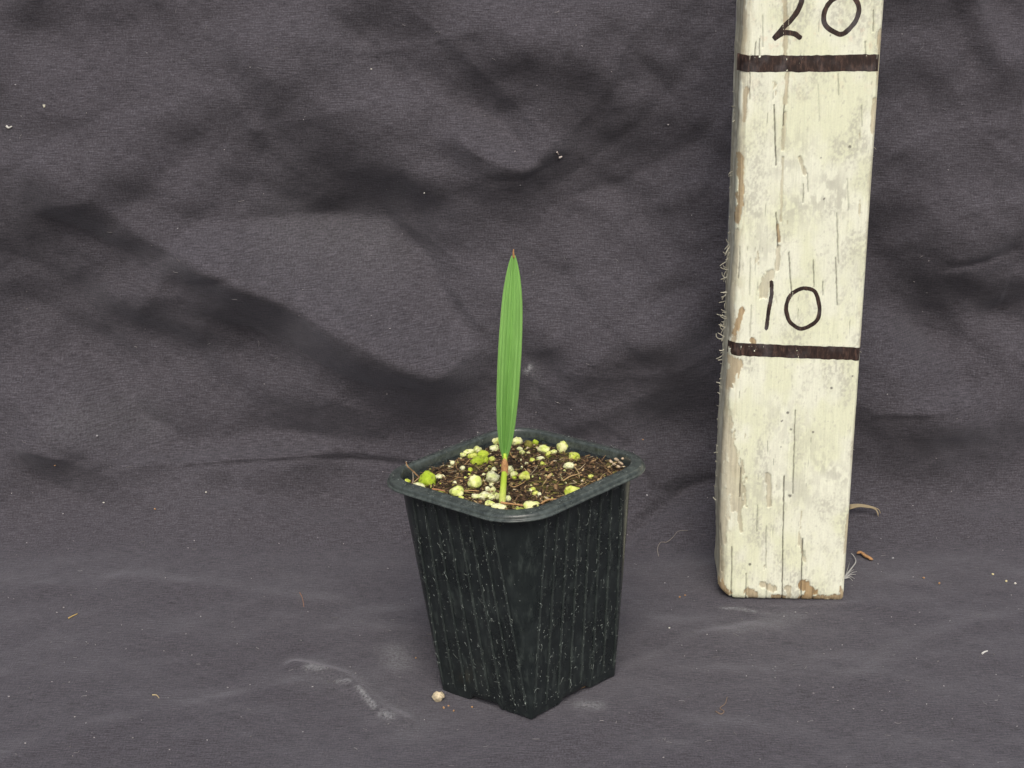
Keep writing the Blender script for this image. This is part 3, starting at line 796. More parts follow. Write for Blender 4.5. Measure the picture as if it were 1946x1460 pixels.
# ------------------------------------------------------------------ soil
SOIL_Z = 7.36
def pot_pt(px, py, z):
    """photo point -> pot-local cm on the (tilted) level z"""
    d = Vector(ray(px, py)); o = Vector((0, 0, CAM_H))
    inv = POT_M.inverted()
    o2 = inv @ o; d2 = inv.to_3x3() @ d
    t = (z * CM - o2.z) / d2.z
    return np.array((o2 + d2 * t)) / CM
def soil_h(x, y):
    c, s = math.cos(-POT_YAW), math.sin(-POT_YAW)
    X = c * x - s * y; Y = s * x + c * y
    m = np.maximum(np.abs(X), np.abs(Y))
    return SOIL_Z + 0.26 * (fbm(x * 1.1 + 9, y * 1.1, 3, 4) - 0.5) + 0.16 * (fbm(x * 5 + 9, y * 5, 3, 2) - 0.5) - 0.10 * sstep(2.3, 2.8, m) * 0
soil = empty('potting_soil', POT_M @ Vector((0, 0, 0)))
soil.rotation_euler = pot.rotation_euler
tag(soil, 'dark brown barky potting soil filling the square pot', 'soil')
gx = np.linspace(-1, 1, 150)
GXX, GYY = np.meshgrid(gx, gx)
lim = 2.96
# square grid squeezed into the rounded square
rr = 1.15; A = lim
X = GXX * A; Y = GYY * A
ax, ay = np.abs(X), np.abs(Y)
cx = np.maximum(ax - (A - rr), 0); cyv = np.maximum(ay - (A - rr), 0)
mx_ = np.maximum(cx, cyv); hy = np.hypot(cx, cyv) + 1e-9
sc = np.where((cx > 0) & (cyv > 0), mx_ / hy, 1.0)
X = np.sign(X) * (np.minimum(ax, A - rr) + cx * sc); Y = np.sign(Y) * (np.minimum(ay, A - rr) + cyv * sc)
c, s = math.cos(POT_YAW), math.sin(POT_YAW)
SX = c * X - s * Y; SY = s * X + c * Y
SZ = soil_h(SX, SY) + 0.10 * (fbm(SX * 14, SY * 14, 3, 12) - 0.5)
cc = lerp(np.array([0.030, 0.020, 0.014]), np.array([0.085, 0.055, 0.034]), sstep(0.3, 0.7, fbm(SX * 3, SY * 3, 5, 1)))
cc = lerp(cc, np.array([0.12, 0.13, 0.03]), 0.5 * sstep(0.58, 0.72, fbm(SX * 1.6, SY * 1.6, 4, 21)))
mesh_obj('soil_surface', np.stack([SX, SY, SZ], -1).reshape(-1, 3) * CM, grid_faces(150, 150), M_SOIL, soil, colors=cc.reshape(-1, 3))
# fibre chips
r3 = np.random.default_rng(21)
V, F, C = [], [], []
pal = [((.028, .020, .014), 6), ((.062, .042, .027), 5), ((.13, .08, .044), 3), ((.25, .16, .08), 2.2), ((.38, .28, .14), 1.3), ((.20, .19, .05), 1.4), ((.44, .37, .24), .6)]
pw = np.array([p[1] for p in pal]); pw = pw / pw.sum()
nchip = 0
while nchip < 4200:
    x, y = r3.uniform(-lim, lim, 2)
    qx, qy = max(abs(x) - (A - rr), 0), max(abs(y) - (A - rr), 0)
    if math.hypot(qx, qy) > rr - 0.05: continue
    nchip += 1
    wx_, wy_ = c * x - s * y, s * x + c * y
    z = float(soil_h(np.array(wx_), np.array(wy_))) + r3.uniform(-0.02, 0.10)
    slim = r3.random() < 0.66
    ln = r3.uniform(0.10, 0.55) if slim else r3.uniform(0.06, 0.20)
    w = r3.uniform(0.008, 0.022) if slim else r3.uniform(0.025, 0.07)
    th = w * r3.uniform(0.3, 0.7)
    az = r3.uniform(0, 2 * math.pi); el = r3.normal(0, 0.28); bend = r3.normal(0, 0.35)
    col = np.array(pal[r3.choice(len(pal), p=pw)][0]) * r3.uniform(0.7, 1.35)
    b0 = len(V)
    for i in range(4):
        t = i / 3 - 0.5
        aa = az + bend * t
        px_, py_ = wx_ + ln * t * math.cos(aa), wy_ + ln * t * math.sin(aa)
        pz_ = z + ln * t * math.sin(el) - abs(t) * ln * 0.15
        tw = w * (1 - 0.6 * abs(t * 2) ** 2)
        nx_, ny_ = -math.sin(aa) * tw, math.cos(aa) * tw
        V += [(px_ + nx_, py_ + ny_, pz_), (px_, py_, pz_ + th), (px_ - nx_, py_ - ny_, pz_)]
        C += [col] * 3
    for i in range(3):
        a0 = b0 + i * 3
        F += [(a0, a0 + 1, a0 + 4, a0 + 3), (a0 + 1, a0 + 2, a0 + 5, a0 + 4)]
tag(mesh_obj('bark_fibres', np.array(V) * CM, np.array(F), M_CHIP, soil, smooth=False, colors=np.array(C)), kind='stuff')

# ------------------------------------------------------------------ perlite
import bmesh
def ico(sub):
    bm = bmesh.new(); bmesh.ops.create_icosphere(bm, subdivisions=sub, radius=1)
    v = np.array([x.co[:] for x in bm.verts]); f = np.array([[q.index for q in p.verts] for p in bm.faces]); bm.free()
    return v, f
ICO3, ICO2 = ico(3), ico(2)
PC = {'W': ((.72, .73, .47), (.58, .64, .28)), 'P': ((.68, .69, .36), (.52, .60, .17)), 'Y': ((.58, .62, .17), (.42, .51, .06)), 'G': ((.44, .55, .06), (.31, .43, .03)), 'O': ((.20, .19, .04), (.12, .10, .03))}
def granule(name, center, rad, kind, seed, base=ICO3, lump=0.42, mat=None):
    v, f = base
    r = np.random.default_rng(seed)
    o = r.uniform(0, 50, 3)
    d = fbm(v[:, 0] * 1.2 + o[0] + v[:, 2] * .7, v[:, 1] * 1.2 + o[1] - v[:, 2] * .9, 3, o[2]) - 0.5
    d2 = fbm(v[:, 0] * 3.4 + o[1], v[:, 1] * 3.4 + v[:, 2] * 3.1 + o[0], 3, o[2] + 3) - 0.5
    R = 1 + 2.0 * lump * d + 1.0 * lump * d2
    # flattened facets
    for _ in range(3):
        n = r.normal(size=3); n /= np.linalg.norm(n)
        k = v @ n
        R = np.where(k * R > 0.72, 0.72 / np.maximum(k, 1e-3) * 0.6 + R * 0.4, R)
    P = v * R[:, None] * np.array(rad)
    a = r.uniform(0, 6.28); ca, sa = math.cos(a), math.sin(a)
    m = fbm(v[:, 0] * 2 + o[2], v[:, 1] * 2 + v[:, 2] * 2 + o[1], 3, 1)
    c0, c1 = PC[kind]
    col = lerp(np.array(c0), np.array(c1), sstep(0.42, 0.62, m))
    pit = sstep(0.72, 0.78, fbm(v[:, 0] * 5 + o[0], v[:, 1] * 5 + v[:, 2] * 5, 2, o[1]))
    col = lerp(col, np.array((.10, .09, .04)), pit * 0.7)
    ob = mesh_obj(name, P * CM, f, mat or M_PERL, colors=col * r.uniform(.93, 1.07))
    ob.location = center
    return ob
def soil_granule(zx, zy, rx, ry, kind, seed, label, name='perlite_granule', zoom=(720, 780, 3.742)):
    px, py = zoom[0] + zx / zoom[2], zoom[1] + zy / zoom[2]
    rw = rx / zoom[2] / 58.5; rh = ry / zoom[2] / 58.5
    q = pot_pt(px, py, SOIL_Z + 0.10)
    hz = float(soil_h(q[0], q[1]))
    hz = min(hz, SOIL_Z + 0.12)
    q = pot_pt(px, py, hz + rh * 0.75)
    big = rx > 24
    w = POT_M @ Vector((q[0] * CM, q[1] * CM, q[2] * CM))
    o = granule(name, w, (rw * 1.17, (rw * 0.5 + rh * 0.5) * 1.1, rh * 1.17), kind, seed, ICO3 if big else ICO2)
    tag(o, label, 'perlite', 'perlite granules on the soil')
    return o
CRUMB = 'small pale perlite crumb lying between the larger granules on the soil'
BIG = [
 (190,510,35,27,'Y','yellow-cream perlite granule in the left corner of the pot, leftmost of all'),
 (283,543,44,26,'W','pale oblong perlite granule against the front rim near the left corner'),
 (340,497,52,50,'G','big bright green algae covered perlite granule near the left corner'),
 (437,476,32,18,'W','flat white perlite granule right of the big green granule'),
 (522,375,18,17,'W','round white perlite bead near the left back rim, upper of two'),
 (508,404,15,11,'W','white perlite bead near the left back rim, lower of two'),
 (596,411,19,17,'W','single white perlite bead below the green cluster'),
 (697,241,27,19,'Y','yellowish perlite granule at the top of the green cluster'),
 (702,284,38,30,'P','round cream perlite granule on top of the green cluster left of the leaf'),
 (636,300,36,24,'P','pale green granule at the left of the green cluster, upper one'),
 (598,318,26,19,'P','pale green granule at the far left end of the green cluster'),
 (668,325,32,24,'Y','yellow-green granule in the middle of the green cluster'),
 (738,318,42,28,'G','bright green granule at the right of the green cluster'),
 (702,362,48,32,'G','bright yellow-green lump at the bottom of the green cluster'),
 (762,352,24,24,'G','green granule at the lower right of the green cluster'),
 (803,350,26,22,'Y','yellow-green granule between the green cluster and the leaf'),
 (655,389,20,13,'W','white granule just under the green cluster'),
 (650,426,17,16,'G','small green granule below the white one under the green cluster'),
 (826,220,30,28,'P','cream granule half hidden behind the leaf at the back rim'),
 (822,268,38,22,'W','whitish granule left of the leaf, touching its edge'),
 (983,227,34,34,'P','large pale yellow granule right of the leaf near the back rim'),
 (1000,275,19,15,'W','white granule right of the leaf below the large pale yellow one'),
 (1021,299,20,15,'P','pale green granule beside the white one right of the leaf'),
 (1062,247,30,30,'O','olive brown granule near the back rim right of the leaf'),
 (1112,232,25,23,'G','green granule near the back rim beside the olive brown one'),
 (1168,283,38,28,'P','pale yellow lumpy granule at the left of the rear right cluster'),
 (1206,313,20,22,'Y','yellow-green granule at the bottom of the rear right cluster'),
 (1240,297,24,15,'P','flat pale granule at the right of the rear right cluster'),
 (1313,264,42,50,'P','tall egg shaped pale yellow granule near the right back rim'),
 (1385,333,36,38,'Y','yellow-olive granule in front of the tall egg shaped one'),
 (1426,298,24,20,'O','olive brown granule right of the yellow-olive one'),
 (1351,395,32,20,'W','flat pale granule in the right half of the soil'),
 (1090,359,22,17,'Y','yellow-green granule in the middle of the soil right of the leaf'),
 (1152,343,30,14,'W','flat whitish granule in the middle of the soil right of the leaf'),
 (1160,381,16,18,'Y','upright yellow-green granule below the flat whitish one'),
 (820,424,19,21,'W','white granule left of the brown sheath tip'),
 (933,428,28,32,'W','two-toned white and green granule right of the brown sheath tip'),
 (966,462,26,22,'P','pale green granule right of the stem'),
 (960,484,15,14,'G','small green granule under the pale green one right of the stem'),
 (1035,473,37,34,'Y','notched wedge shaped green granule right of the stem'),
 (808,478,50,38,'W','large lumpy cream granule left of the stem'),
 (680,517,48,44,'P','large round pale yellow granule left of the lumpy cream one'),
 (555,581,48,36,'P','large cracked granule against the front left rim'),
 (806,530,18,17,'W','white granule on top of the pale green one left of the stem'),
 (812,574,25,29,'P','oval pale green granule left of the lower stem'),
 (772,561,18,20,'W','small white granule left of the oval pale green one'),
 (690,613,36,18,'W','white granule at the left end of the white heap before the stem'),
 (742,612,38,28,'W','white granule in the middle of the white heap before the stem'),
 (792,620,34,20,'W','white granule at the right end of the white heap before the stem'),
 (846,612,22,25,'P','cream granule touching the left side of the stem foot'),
 (918,631,21,25,'W','round cream granule touching the right side of the stem foot'),
 (776,664,38,18,'P','yellowish granule at the front rim left of the stem foot'),
 (855,686,46,18,'W','flat oblong pale granule at the front rim below the stem foot'),
 (930,683,32,14,'Y','yellow-green granule at the front rim right of the stem foot'),
 (1078,680,47,28,'P','large pale yellow granule in the front corner of the pot'),
 (1010,704,40,9,'Y','thin yellow granule partly sunk behind the front rim'),
 (1375,578,54,36,'Y','large yellow-green granule against the front right rim'),
 (1510,472,21,18,'Y','yellow-green granule alone near the right rim'),
 (1094,566,22,17,'Y','yellow-green granule on top of the small heap right of the stem'),
 (1112,592,20,17,'Y','yellow-green granule at the bottom of the small heap right of the stem'),
 (1142,600,14,17,'W','white bead right of the small yellow-green heap'),
 (425,582,46,10,'Y','flat yellow-green granule along the front left rim'),
 (583,622,27,11,'Y','thin yellow-green granule at the rim below the large cracked one'),
]
for i, (zx, zy, rx, ry, k, lab) in enumerate(BIG):
    soil_granule(zx, zy, rx, ry, k, 100 + i, lab)
r4 = np.random.default_rng(77)
SMALL = [(542,515,14,12),(1190,470,10,10),(586,341,18,10),(1062,305,15,11),(1050,378,14,10),(788,402,12,12),(745,460,16,12),(983,692,14,8),(1079,570,14,14),(1080,540,10,10),
         (730,540,9,13),(830,515,9,7),(1015,408,8,14),(540,265,10,8),(1040,165,9,8),(735,345,10,9),(1470,300,10,8),(1605,335,12,10),(1560,330,9,9),(880,430,10,12),(925,592,9,9),
         (775,240,10,7),(1130,350,10,9),(1240,470,8,7),(640,455,9,8),(615,480,10,9),(500,430,9,7),(1320,430,9,7),(700,330,10,8),(870,395,9,10)]
while len(SMALL) < 75:
    zx, zy = r4.uniform(330, 1560), r4.uniform(190, 680)
    q = pot_pt(720 + zx / 3.742, 780 + zy / 3.742, SOIL_Z)
    lx, ly = c * q[0] + s * q[1], -s * q[0] + c * q[1]
    if max(abs(lx), abs(ly)) < 2.4: SMALL.append((zx, zy, *r4.uniform(4, 10, 2)))
for i, (zx, zy, rx, ry) in enumerate(SMALL):
    soil_granule(zx, zy, rx, ry, 'WPYY'[r4.integers(4)] if i > 20 else 'WP'[i % 2], 300 + i, CRUMB, 'perlite_crumb')

# ------------------------------------------------------------------ seedling
stem_q = pot_pt(955, 955, SOIL_Z + 0.02)
stem_w = POT_M @ Vector(stem_q * CM)
seed = empty('palm_seedling', stem_w)
tag(seed, 'young palm seedling with one upright pleated green leaf growing from the pot', 'seedling')
SD = stem_w.y
def sl(px, py, dy=0.0):
    """photo point at the seedling's depth (+dy m) -> seedling-local"""
    return on_depth(px, py, SD + dy) - np.array(stem_w)
# stem
cl = [(954.5, 962, 6.6), (955, 945, 6.6), (956.5, 925, 6.0), (958, 905, 5.6), (959.3, 890, 5.4), (959.5, 875, 4.6), (959.5, 862, 3.2)]
P = spline([sl(x, y, 0.0004 * i) for i, (x, y, w) in enumerate(cl)], 26)
R = np.interp(np.linspace(0, 6, 26), range(7), [w / 5850 for *_, w in cl])
V, F = tube(P, R, 12)
tz = np.repeat(np.linspace(0, 1, 26), 12)
col = lerp(np.array([0.62, 0.68, 0.20]), np.array([0.42, 0.58, 0.06]), sstep(0.0, 0.5, tz))
mesh_obj('stem', V, F, M_STEM, seed, colors=col)
# brown papery sheath tip, front half cone hugging the stem
Vs = []; Cs = []
for i, t in enumerate(np.linspace(0, 1, 14)):
    py = 901 - 31 * t; cx_ = 959.3 - 0.2 * t
    wd = np.interp(t, [0, .15, .5, .8, 1], [5.9, 6.6, 6.9, 5.2, 1.2]) / 5850
    o = sl(cx_, py, 0.0004 * 4.5)
    for a in np.linspace(-1.9, 1.9, 11):
        dip = -0.0006 * (1 - abs(a) / 1.9) * (t == 0)
        Vs.append(o + np.array([math.sin(a) * wd, -math.cos(a) * wd - 0.0001, dip]))
        Cs.append(np.array([0.40, 0.22, 0.10]) * (0.8 + 0.5 * r4.random()) if t > 0.08 else np.array([0.55, 0.48, 0.18]))
mesh_obj('sheath', np.array(Vs), grid_faces(14, 11), M_CHIP, seed, colors=np.array(Cs))
# leaf blade
OUT = [(486,972,979.5),(494,969,982),(503,966.3,984.3),(526,961,988.6),(555,956,991.6),(587,952.6,993),(621,949.8,992.8),(661,947,991.6),(704,945,989),(748,943.8,986),(785,943.7,982),(820,945.4,977.4),(848,949,971.6),(866,953.5,965.5),(876,957.0,962.4)]
OUT = np.array(OUT)[::-1]
na, nr = 49, 120
ys = np.linspace(OUT[0, 0], OUT[-1, 0], nr)
def sm(col):   # smooth outline
    S_ = spline(OUT, 300)
    return np.interp(-ys, -S_[:, 0], S_[:, col])
xl_, xr_ = sm(1), sm(2)
V = []; UVs = []; mg = []
for i in range(nr):
    t = i / (nr - 1)
    dy0 = 0.0022 - 0.0015 * t + 0.006 * t * t        # leans back a little
    wcm = (xr_[i] - xl_[i]) / 5850
    for j in range(na):
        a = j / (na - 1) * 2 - 1
        px = (xl_[i] + xr_[i]) / 2 + a * (xr_[i] - xl_[i]) / 2
        vfold = (abs(a) - 0.5) * wcm * (0.75 * (1 - t) ** 2 + 0.10)
        pleat = 0.00010 * math.cos(a * math.pi * 6.5) * min(1, wcm / 0.004) + 0.00016 * math.cos(a * math.pi * 2.5) * (1 - 0.5 * t)
        V.append(sl(px, ys[i] + 0.35 * math.sin(t * 40 + a), dy0 - vfold * 1.0 + pleat))
        UVs.append((a * 0.5 + 0.5, t)); mg.append(sstep(0.9, 0.99, abs(a)) * 0.7)
V = np.array(V)
# a thin solid: front and back sheets
back = V + np.array([0, 0.00022, 0])
FF = grid_faces(nr, na); n0 = len(V)
rim_e = []
for i in range(nr - 1):
    for j in (0, na - 1): rim_e.append((i * na + j, (i + 1) * na + j, (i + 1) * na + j + n0, i * na + j + n0))
F = np.vstack([FF, FF[:, ::-1] + n0, np.array(rim_e)])
blade = mesh_obj('leaf_blade', np.vstack([V, back]), F, M_LEAF, seed, uv=np.array(UVs + UVs), attrs={'margin': np.array(mg + mg)})
tip = [sl(975.8, 490, 0.0068), sl(975.8, 484, 0.0067), sl(975.6, 479, 0.0066), sl(976.2, 474, 0.0066)]
V, F = tube(spline(tip, 10), np.linspace(3.2, 0.9, 10) / 5850, 8, 0.5)
tag(mesh_obj('leaf_tip', V, F, M_STEM, blade, colors=np.tile([0.42, 0.22, 0.10], (len(V), 1))), 'withered brown tip of the leaf')

# ------------------------------------------------------------------ dry rootlets and twigs on the soil
def twig(name, pts, wpx, col, label, cat, lifts, group=None):
    Q = []
    for (zx, zy), l in zip(pts, lifts):
        Q.append(np.array(POT_M @ Vector(pot_pt(720 + zx / 3.742, 780 + zy / 3.742, SOIL_Z + 0.12 + l) * CM)))
    C_ = spline(Q, 16); o0 = C_[0].copy()
    V, F = tube(C_ - o0, np.linspace(wpx, wpx * 0.6, 16) / 5850 / 2, 6)
    o = mesh_obj(name, V, F, M_CHIP, colors=np.tile(col, (len(V), 1)) * r4.uniform(.8, 1.2, (len(V), 1)))
    o.location = o0
    tag(o, label, cat, group)
G = 'dry rootlets on the soil'
twig('dry_rootlet', [(285,476),(240,430),(205,400),(192,366)], 3.4, (.30,.19,.10), 'brown forked rootlet rising over the left corner of the rim', 'rootlet', (0.05,.3,.5,.62), G)
twig('dry_rootlet', [(240,528),(244,480),(240,440)], 3.2, (.26,.22,.17), 'grey upright rootlet behind the pale oblong granule in the left corner', 'rootlet', (0,.2,.4), G)
twig('dry_rootlet', [(222,532),(262,500),(292,474)], 3.2, (.28,.20,.12), 'short tan rootlet lying across the left corner granules', 'rootlet', (0.02,.08,.16), G)
twig('dry_rootlet', [(425,370),(448,335),(483,295)], 3.2, (.45,.38,.24), 'straw coloured rootlet leaning on the left back rim', 'rootlet', (0,.12,.28), G)
twig('dry_rootlet', [(868,655),(930,664),(1025,677)], 4.6, (.42,.24,.11), 'orange-brown rootlet lying straight in front of the stem foot', 'rootlet', (0.08,.08,.06), G)
twig('dry_rootlet', [(1150,668),(1190,640),(1240,632),(1300,634)], 4.0, (.40,.24,.11), 'orange-brown curved rootlet near the front right rim', 'rootlet', (0,.08,.08,.05), G)
twig('dry_rootlet', [(925,530),(960,545),(1010,525),(1045,500)], 2.6, (.33,.22,.10), 'thin curved rootlet right of the stem middle', 'rootlet', (0.03,.06,.06,.05), G)
twig('dry_rootlet', [(600,572),(650,570),(712,574)], 2.6, (.40,.25,.12), 'thin straight rootlet right of the large cracked granule', 'rootlet', (0,.03,.02), G)
twig('dry_rootlet', [(380,560),(430,566),(470,575)], 4.4, (.36,.18,.09), 'reddish bark sliver on the front left rim side', 'rootlet', (0.04,.06,.04), G)
twig('dry_rootlet', [(1310,500),(1360,470),(1410,455),(1440,440)], 3.0, (.40,.28,.14), 'tan rootlet lying in the right half of the soil', 'rootlet', (0.02,.05,.05,.02), G)
twig('dry_rootlet', [(1390,400),(1420,445),(1425,480)], 2.6, (.40,.30,.15), 'thin straw rootlet below the flat pale granule at right', 'rootlet', (0.02,.05,.02), G)
twig('dry_rootlet', [(930,295),(950,330),(990,345)], 2.6, (.38,.22,.10), 'orange rootlet just right of the leaf base', 'rootlet', (0.02,.05,.02), G)
# pale dried flakes against the right corner
for i, (zx, zy, l, a) in enumerate([(1690,350,40,.3),(1720,375,34,-.5),(1675,385,30,.9),(1735,345,26,1.2),(1650,365,26,-.2),(1705,400,28,.1)]):
    q = pot_pt(720 + zx / 3.742, 780 + zy / 3.742, SOIL_Z + 0.25)
    w = POT_M @ Vector(q * CM)
    o = granule('bark_flake', w, (l / 3.742 / 85, l / 3.742 / 150, 0.05), 'W', 500 + i, ICO2, .5, M_CHIP)
    o.rotation_euler = (.4 * a, .5, a)
    n_ = len(o.data.vertices)
    o.data.color_attributes['tint'].data.foreach_set('color', np.tile(np.array([.46, .37, .26, 1], np.float32) * np.float32(.8 + .07 * i), n_))
    tag(o, 'pale dried bark flake heaped in the right corner of the pot', 'bark flake', 'pale bark flakes in the right corner')

# ------------------------------------------------------------------ small things lying on the cloth
def cloth_pt(px, py, off=0.0):
    u, s_ = on_cloth(px, py)
    return cloth_p(np.array(u), np.array(s_), off).reshape(3)
def fibre(name, pts, wpx, col, label, cat, off=0.0004, lifts=None, group=None, n=18, fl=1.0):
    Q = [cloth_pt(x, y, off + (lifts[i] if lifts else 0)) for i, (x, y) in enumerate(pts)]
    C_ = spline(Q, n); o0 = C_[0].copy()
    V, F = tube(C_ - o0, np.linspace(wpx, wpx * .55, n) / 5200 / 2, 6, fl)
    o = mesh_obj(name, V, F, M_LINT, colors=np.tile(col, (len(V), 1)))
    o.location = o0
    tag(o, label, cat, group)
    return o
o = granule('perlite_granule', cloth_pt(833, 1321, 0.0015), (.21, .18, .17), 'W', 905, ICO3, .6)
n_ = len(o.data.vertices)
o.data.color_attributes['tint'].data.foreach_set('color', np.ravel(np.column_stack([np.array([.60, .52, .36]) * r4.uniform(.55, 1.1, (n_, 1)), np.ones(n_)])).astype(np.float32))
tag(o, 'cream pitted perlite granule lying on the cloth at the pot\'s left foot', 'perlite')
n_ = len(o.data.vertices)
# bark flake behind the stick's right foot
P = spline([cloth_pt(1628, 1053, .0012), cloth_pt(1636, 1053, .0016), cloth_pt(1645, 1058, .0012), cloth_pt(1658, 1064, .0010)], 22)
tt = np.linspace(0, 1, 22)
V, F = tube(P - P[0], np.interp(tt, [0, .12, .3, .45, .7, .9, 1], [2, 4.6, 5.6, 4.8, 6.2, 6.0, 3]) / 5000, 9, .6)
V = V + 0.0004 * (fbm(V[:, 0] * 900, V[:, 2] * 900 + V[:, 1] * 500, 3, 2)[:, None] - .5)
o = mesh_obj('bark_chip', V, F, M_CHIP, colors=lerp(np.array([.46, .27, .13]), np.array([.34, .18, .08]), r4.random(len(V))))
o.location = P[0]
tag(o, 'elongated orange-brown bark chip on the cloth right of the stick\'s foot', 'bark chip')
# dry tuft sticking out behind the stick
tf = empty('dry_fibre_tuft', cloth_pt(1618, 972, .002))
tag(tf, 'wispy tan plant fibre tuft poking out right of the stick', 'fibre tuft')
for k, (dx, dy) in enumerate([(0, 0), (0, 3), (2, -3), (1, 5), (3, 1), (0, -2)]):
    Q = [cloth_pt(1612, 970 + dy, .004), cloth_pt(1630, 970 + dy * .6, .005), cloth_pt(1648, 971 + dy * .5, .0045), cloth_pt(1662 + dx * 2, 975 + dy * .3, .004), cloth_pt(1668 + dx * 2, 983 + dy, .003)]
    C_ = spline(Q[:3] if k in (3, 4) else Q, 16) - np.array(tf.location)
    V, F = tube(C_, np.linspace(1.6, .6, 16) / 5000, 5)
    mesh_obj('fibre_strand', V, F, M_LINT, tf, colors=np.tile([.30, .25, .16], (len(V), 1)))
# pale frayed thread at the stick's right foot
tf = empty('frayed_thread', cloth_pt(1606, 1104, .0006))
tag(tf, 'pale grey frayed thread curling up at the stick\'s right foot', 'thread')
strands = [[(1603,1106),(1610,1096),(1618,1086),(1626,1072),(1622,1060),(1617,1055)]] + [[(1604,1104),(1612 + a, 1094 + b),(1616 + 2 * a, 1092 + 2 * b)] for a, b in ((3,-3),(5,2),(4,6),(-1,-10),(2,8),(6,-1))]
for k, st in enumerate(strands):
    C_ = spline([cloth_pt(x, y, .0008 + .0006 * (k == 0)) for x, y in st], 18) - np.array(tf.location)
    V, F = tube(C_, np.linspace(1.9 if k == 0 else .9, .7 if k == 0 else .4, 18) / 5000, 5)
    mesh_obj('fibre_strand', V, F, M_LINT, tf, colors=np.tile([.42, .42, .40], (len(V), 1)))
# hairs and straws
fibre('hair', [(1252,1047),(1250,1032),(1256,1020),(1268,1020),(1280,1012),(1290,1003),(1308,1002)], 1.6, (.24,.22,.20), 'long pale curly hair on the cloth between pot and stick', 'hair')
fibre('hair', [(1360,1352),(1370,1358),(1376,1352),(1368,1346),(1378,1338),(1382,1326)], 2.0, (.22,.16,.12), 'curled brown hair on the cloth in front of the stick', 'hair')
fibre('straw', [(131,1181),(139,1177),(148,1173)], 3.2, (.42,.31,.13), 'short yellow straw piece lying on the cloth at far left', 'straw')
fibre('straw', [(290,1328),(298,1328),(303,1334)], 2.4, (.46,.38,.22), 'tiny bent straw piece on the cloth at lower left', 'straw')
fibre('dry_stalk', [(570,1133),(575,1145),(578,1160)], 1.8, (.30,.17,.11), 'thin reddish stalk on the cloth left of the pot', 'stalk')
fibre('dry_stalk', [(1095,1318),(1110,1314),(1128,1304)], 2.4, (.46,.30,.16), 'thin tan stalk at the notch of the pot\'s right foot', 'stalk')
fibre('lint_curl', [(1058,287),(1062,294)], 3.4, (.52,.46,.42), 'pale speck above the white lint curl on the backdrop', 'lint')
fibre('lint_curl', [(1062,300),(1068,298)], 6.0, (.62,.56,.52), 'white lint curl on the backdrop above the leaf tip', 'lint')
fibre('lint_curl', [(1866,1249),(1870,1246),(1876,1244)], 4.0, (.62,.62,.60), 'white bent lint piece on the cloth at far right', 'lint')
fibre('lint_curl', [(12,240),(17,243),(24,240)], 5, (.5,.5,.47), 'white lint clump high on the backdrop at the left edge', 'lint')
fibre('lint_curl', [(90,197),(91,202)], 6, (.55,.54,.44), 'cream lint speck on the backdrop near the top left', 'lint')
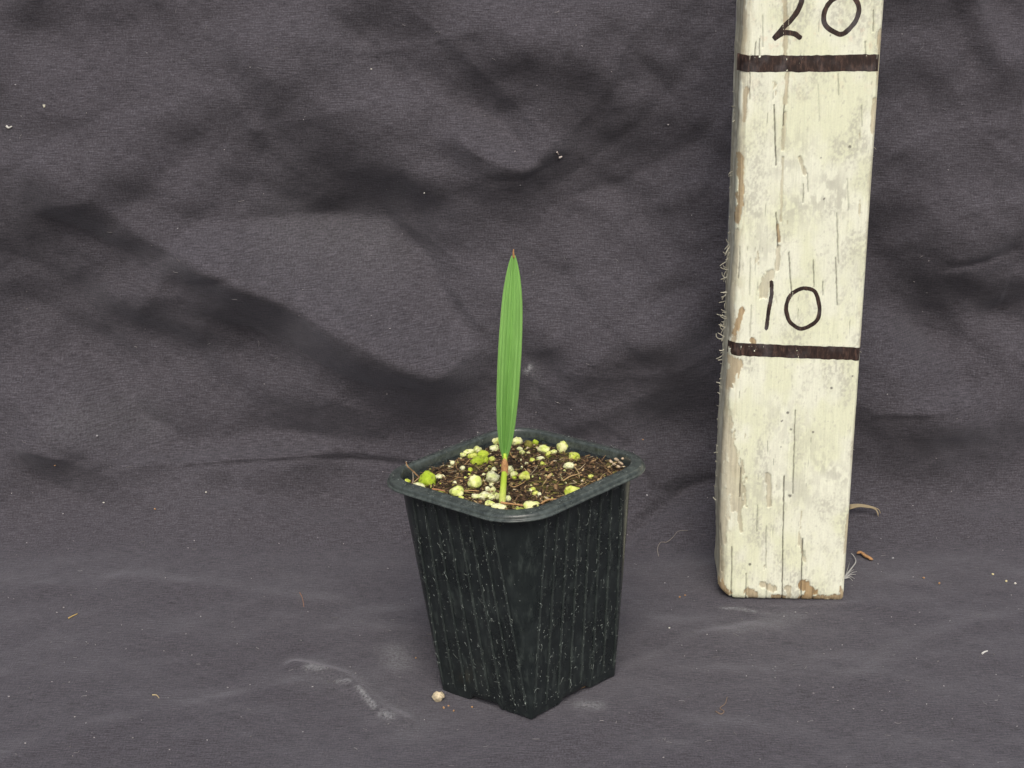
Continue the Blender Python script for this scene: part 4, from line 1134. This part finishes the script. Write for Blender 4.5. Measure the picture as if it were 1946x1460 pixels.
for i, (x, y, r, k, lab) in enumerate([
  (1755,1101,5,'t','orange-tan crumb on the cloth right of the stick, leftmost of the right-hand row'), (1785,1110,5,'t','orange-tan crumb nearest the right end of the brown row'),
  (1886,1095,5,'c','cream crumb at the right edge of the cloth, upper left of three'), (1912,1109,5,'c','tan crumb at the right edge of the cloth, middle of three'), (1929,1114,5,'w','white crumb at the right edge of the cloth, rightmost of three'),
  (1697,1058,5,'g','grey crumb on the cloth just right of the orange bark chip'), (1292,1130,5,'t','brown crumb on the cloth left of the stick\'s foot, left of two'), (1302,1127,4,'t','brown crumb on the cloth left of the stick\'s foot, right of two'),
  (397,944,5,'w','white crumb on the cloth left of the pot rim'), (301,984,4.5,'t','tan crumb on the cloth in the left third'), (203,966,4,'w','pale crumb on the cloth above the left light band'),
  (843,1338,5,'t','reddish crumb on the cloth under the pot\'s left foot, left of the pair'), (852,1334,3.5,'t','reddish crumb on the cloth under the pot\'s left foot, right of the pair'), (862,1345,4,'t','brown crumb in front of the pot\'s left notch'),
  (897,1340,4,'t','brown crumb lying before the pot\'s left notch'), (1124,1308,4,'c','straw crumb under the pot\'s right notch, right one'), (1098,1315,4.5,'c','straw crumb under the pot\'s right notch, left one'), (1153,1280,6,'c','pale yellow crumb at the pot\'s right foot'),
  (790,1243,4,'t','brown crumb on the cloth left of the pot wall'), (1272,1195,4,'w','pale crumb on the cloth between pot and stick foot'), (704,133,4,'w','white crumb high on the backdrop, top centre'), (806,368,4,'w','white crumb on the backdrop left of the leaf tip'),
  (1221,833,4,'t','tan crumb on the backdrop right of the pot'), (1230,940,5,'g','grey crumb on the cloth right of the pot rim'), (123,883,4,'t','tan crumb on the lower backdrop at left'), (195,816,5,'g','grey lint crumb on the lower backdrop at left')]):
    cdict = {'t': (.40, .24, .12), 'c': (.58, .52, .30), 'w': (.62, .61, .55), 'g': (.36, .36, .38)}
    o = granule('crumb', cloth_pt(x, y, r / 5200 * .45), (r / 104 * 1.1, r / 104 * .8, r / 104 * .75), 'W', 600 + i, ICO2, .45, M_CHIP)
    n_ = len(o.data.vertices)
    o.data.color_attributes['tint'].data.foreach_set('color', np.tile(np.array([*cdict[k], 1], np.float32), n_))
    o.rotation_euler = (0, 0, i * 1.3)
    tag(o, lab, 'crumb', 'crumbs scattered on the cloth')
# fine lint: nobody could count it
r5 = np.random.default_rng(99)
V, F, C = [], [], []
for i in range(520):
    px, py = r5.uniform(-60, 2000), (r5.uniform(1000, 1500) if r5.random() < .75 else r5.uniform(-40, 1000))
    u, s_ = on_cloth(px, py)
    if math.hypot(u - POT_XY[0], s_ - POT_XY[1]) < 0.036 or (0.072 < u < 0.128 and 0.545 < s_ < 0.60): continue
    speck = r5.random() < 0.66
    ln = r5.uniform(0.0002, 0.0006) if speck else r5.uniform(0.0006, 0.0026)
    a = r5.normal(0, 0.5) if r5.random() < .75 else r5.uniform(0, 6.28)
    cur = r5.normal(0, .45)
    pts = []
    for t in (-.5, -.17, .17, .5):
        uu = u + ln * t * math.cos(a + cur * t); vv = s_ + ln * t * math.sin(a + cur * t)
        pts.append(cloth_p(np.array(uu), np.array(vv), .00022).reshape(3))
    v, f = tube(np.array(pts), (r5.uniform(.00010, .00022) if speck else r5.uniform(.00005, .00011)), 4)
    b0 = len(V); V += list(v); F += [tuple(q + b0 for q in ff) for ff in f]
    C += [np.array([.28, .27, .275]) * r5.uniform(.45, 1.0 if not speck else 1.5)] * len(v)
tag(mesh_obj('lint', np.array(V), F, M_LINT, colors=np.array(C)), 'fine pale lint and fibres scattered over the charcoal cloth', 'lint', kind='stuff')
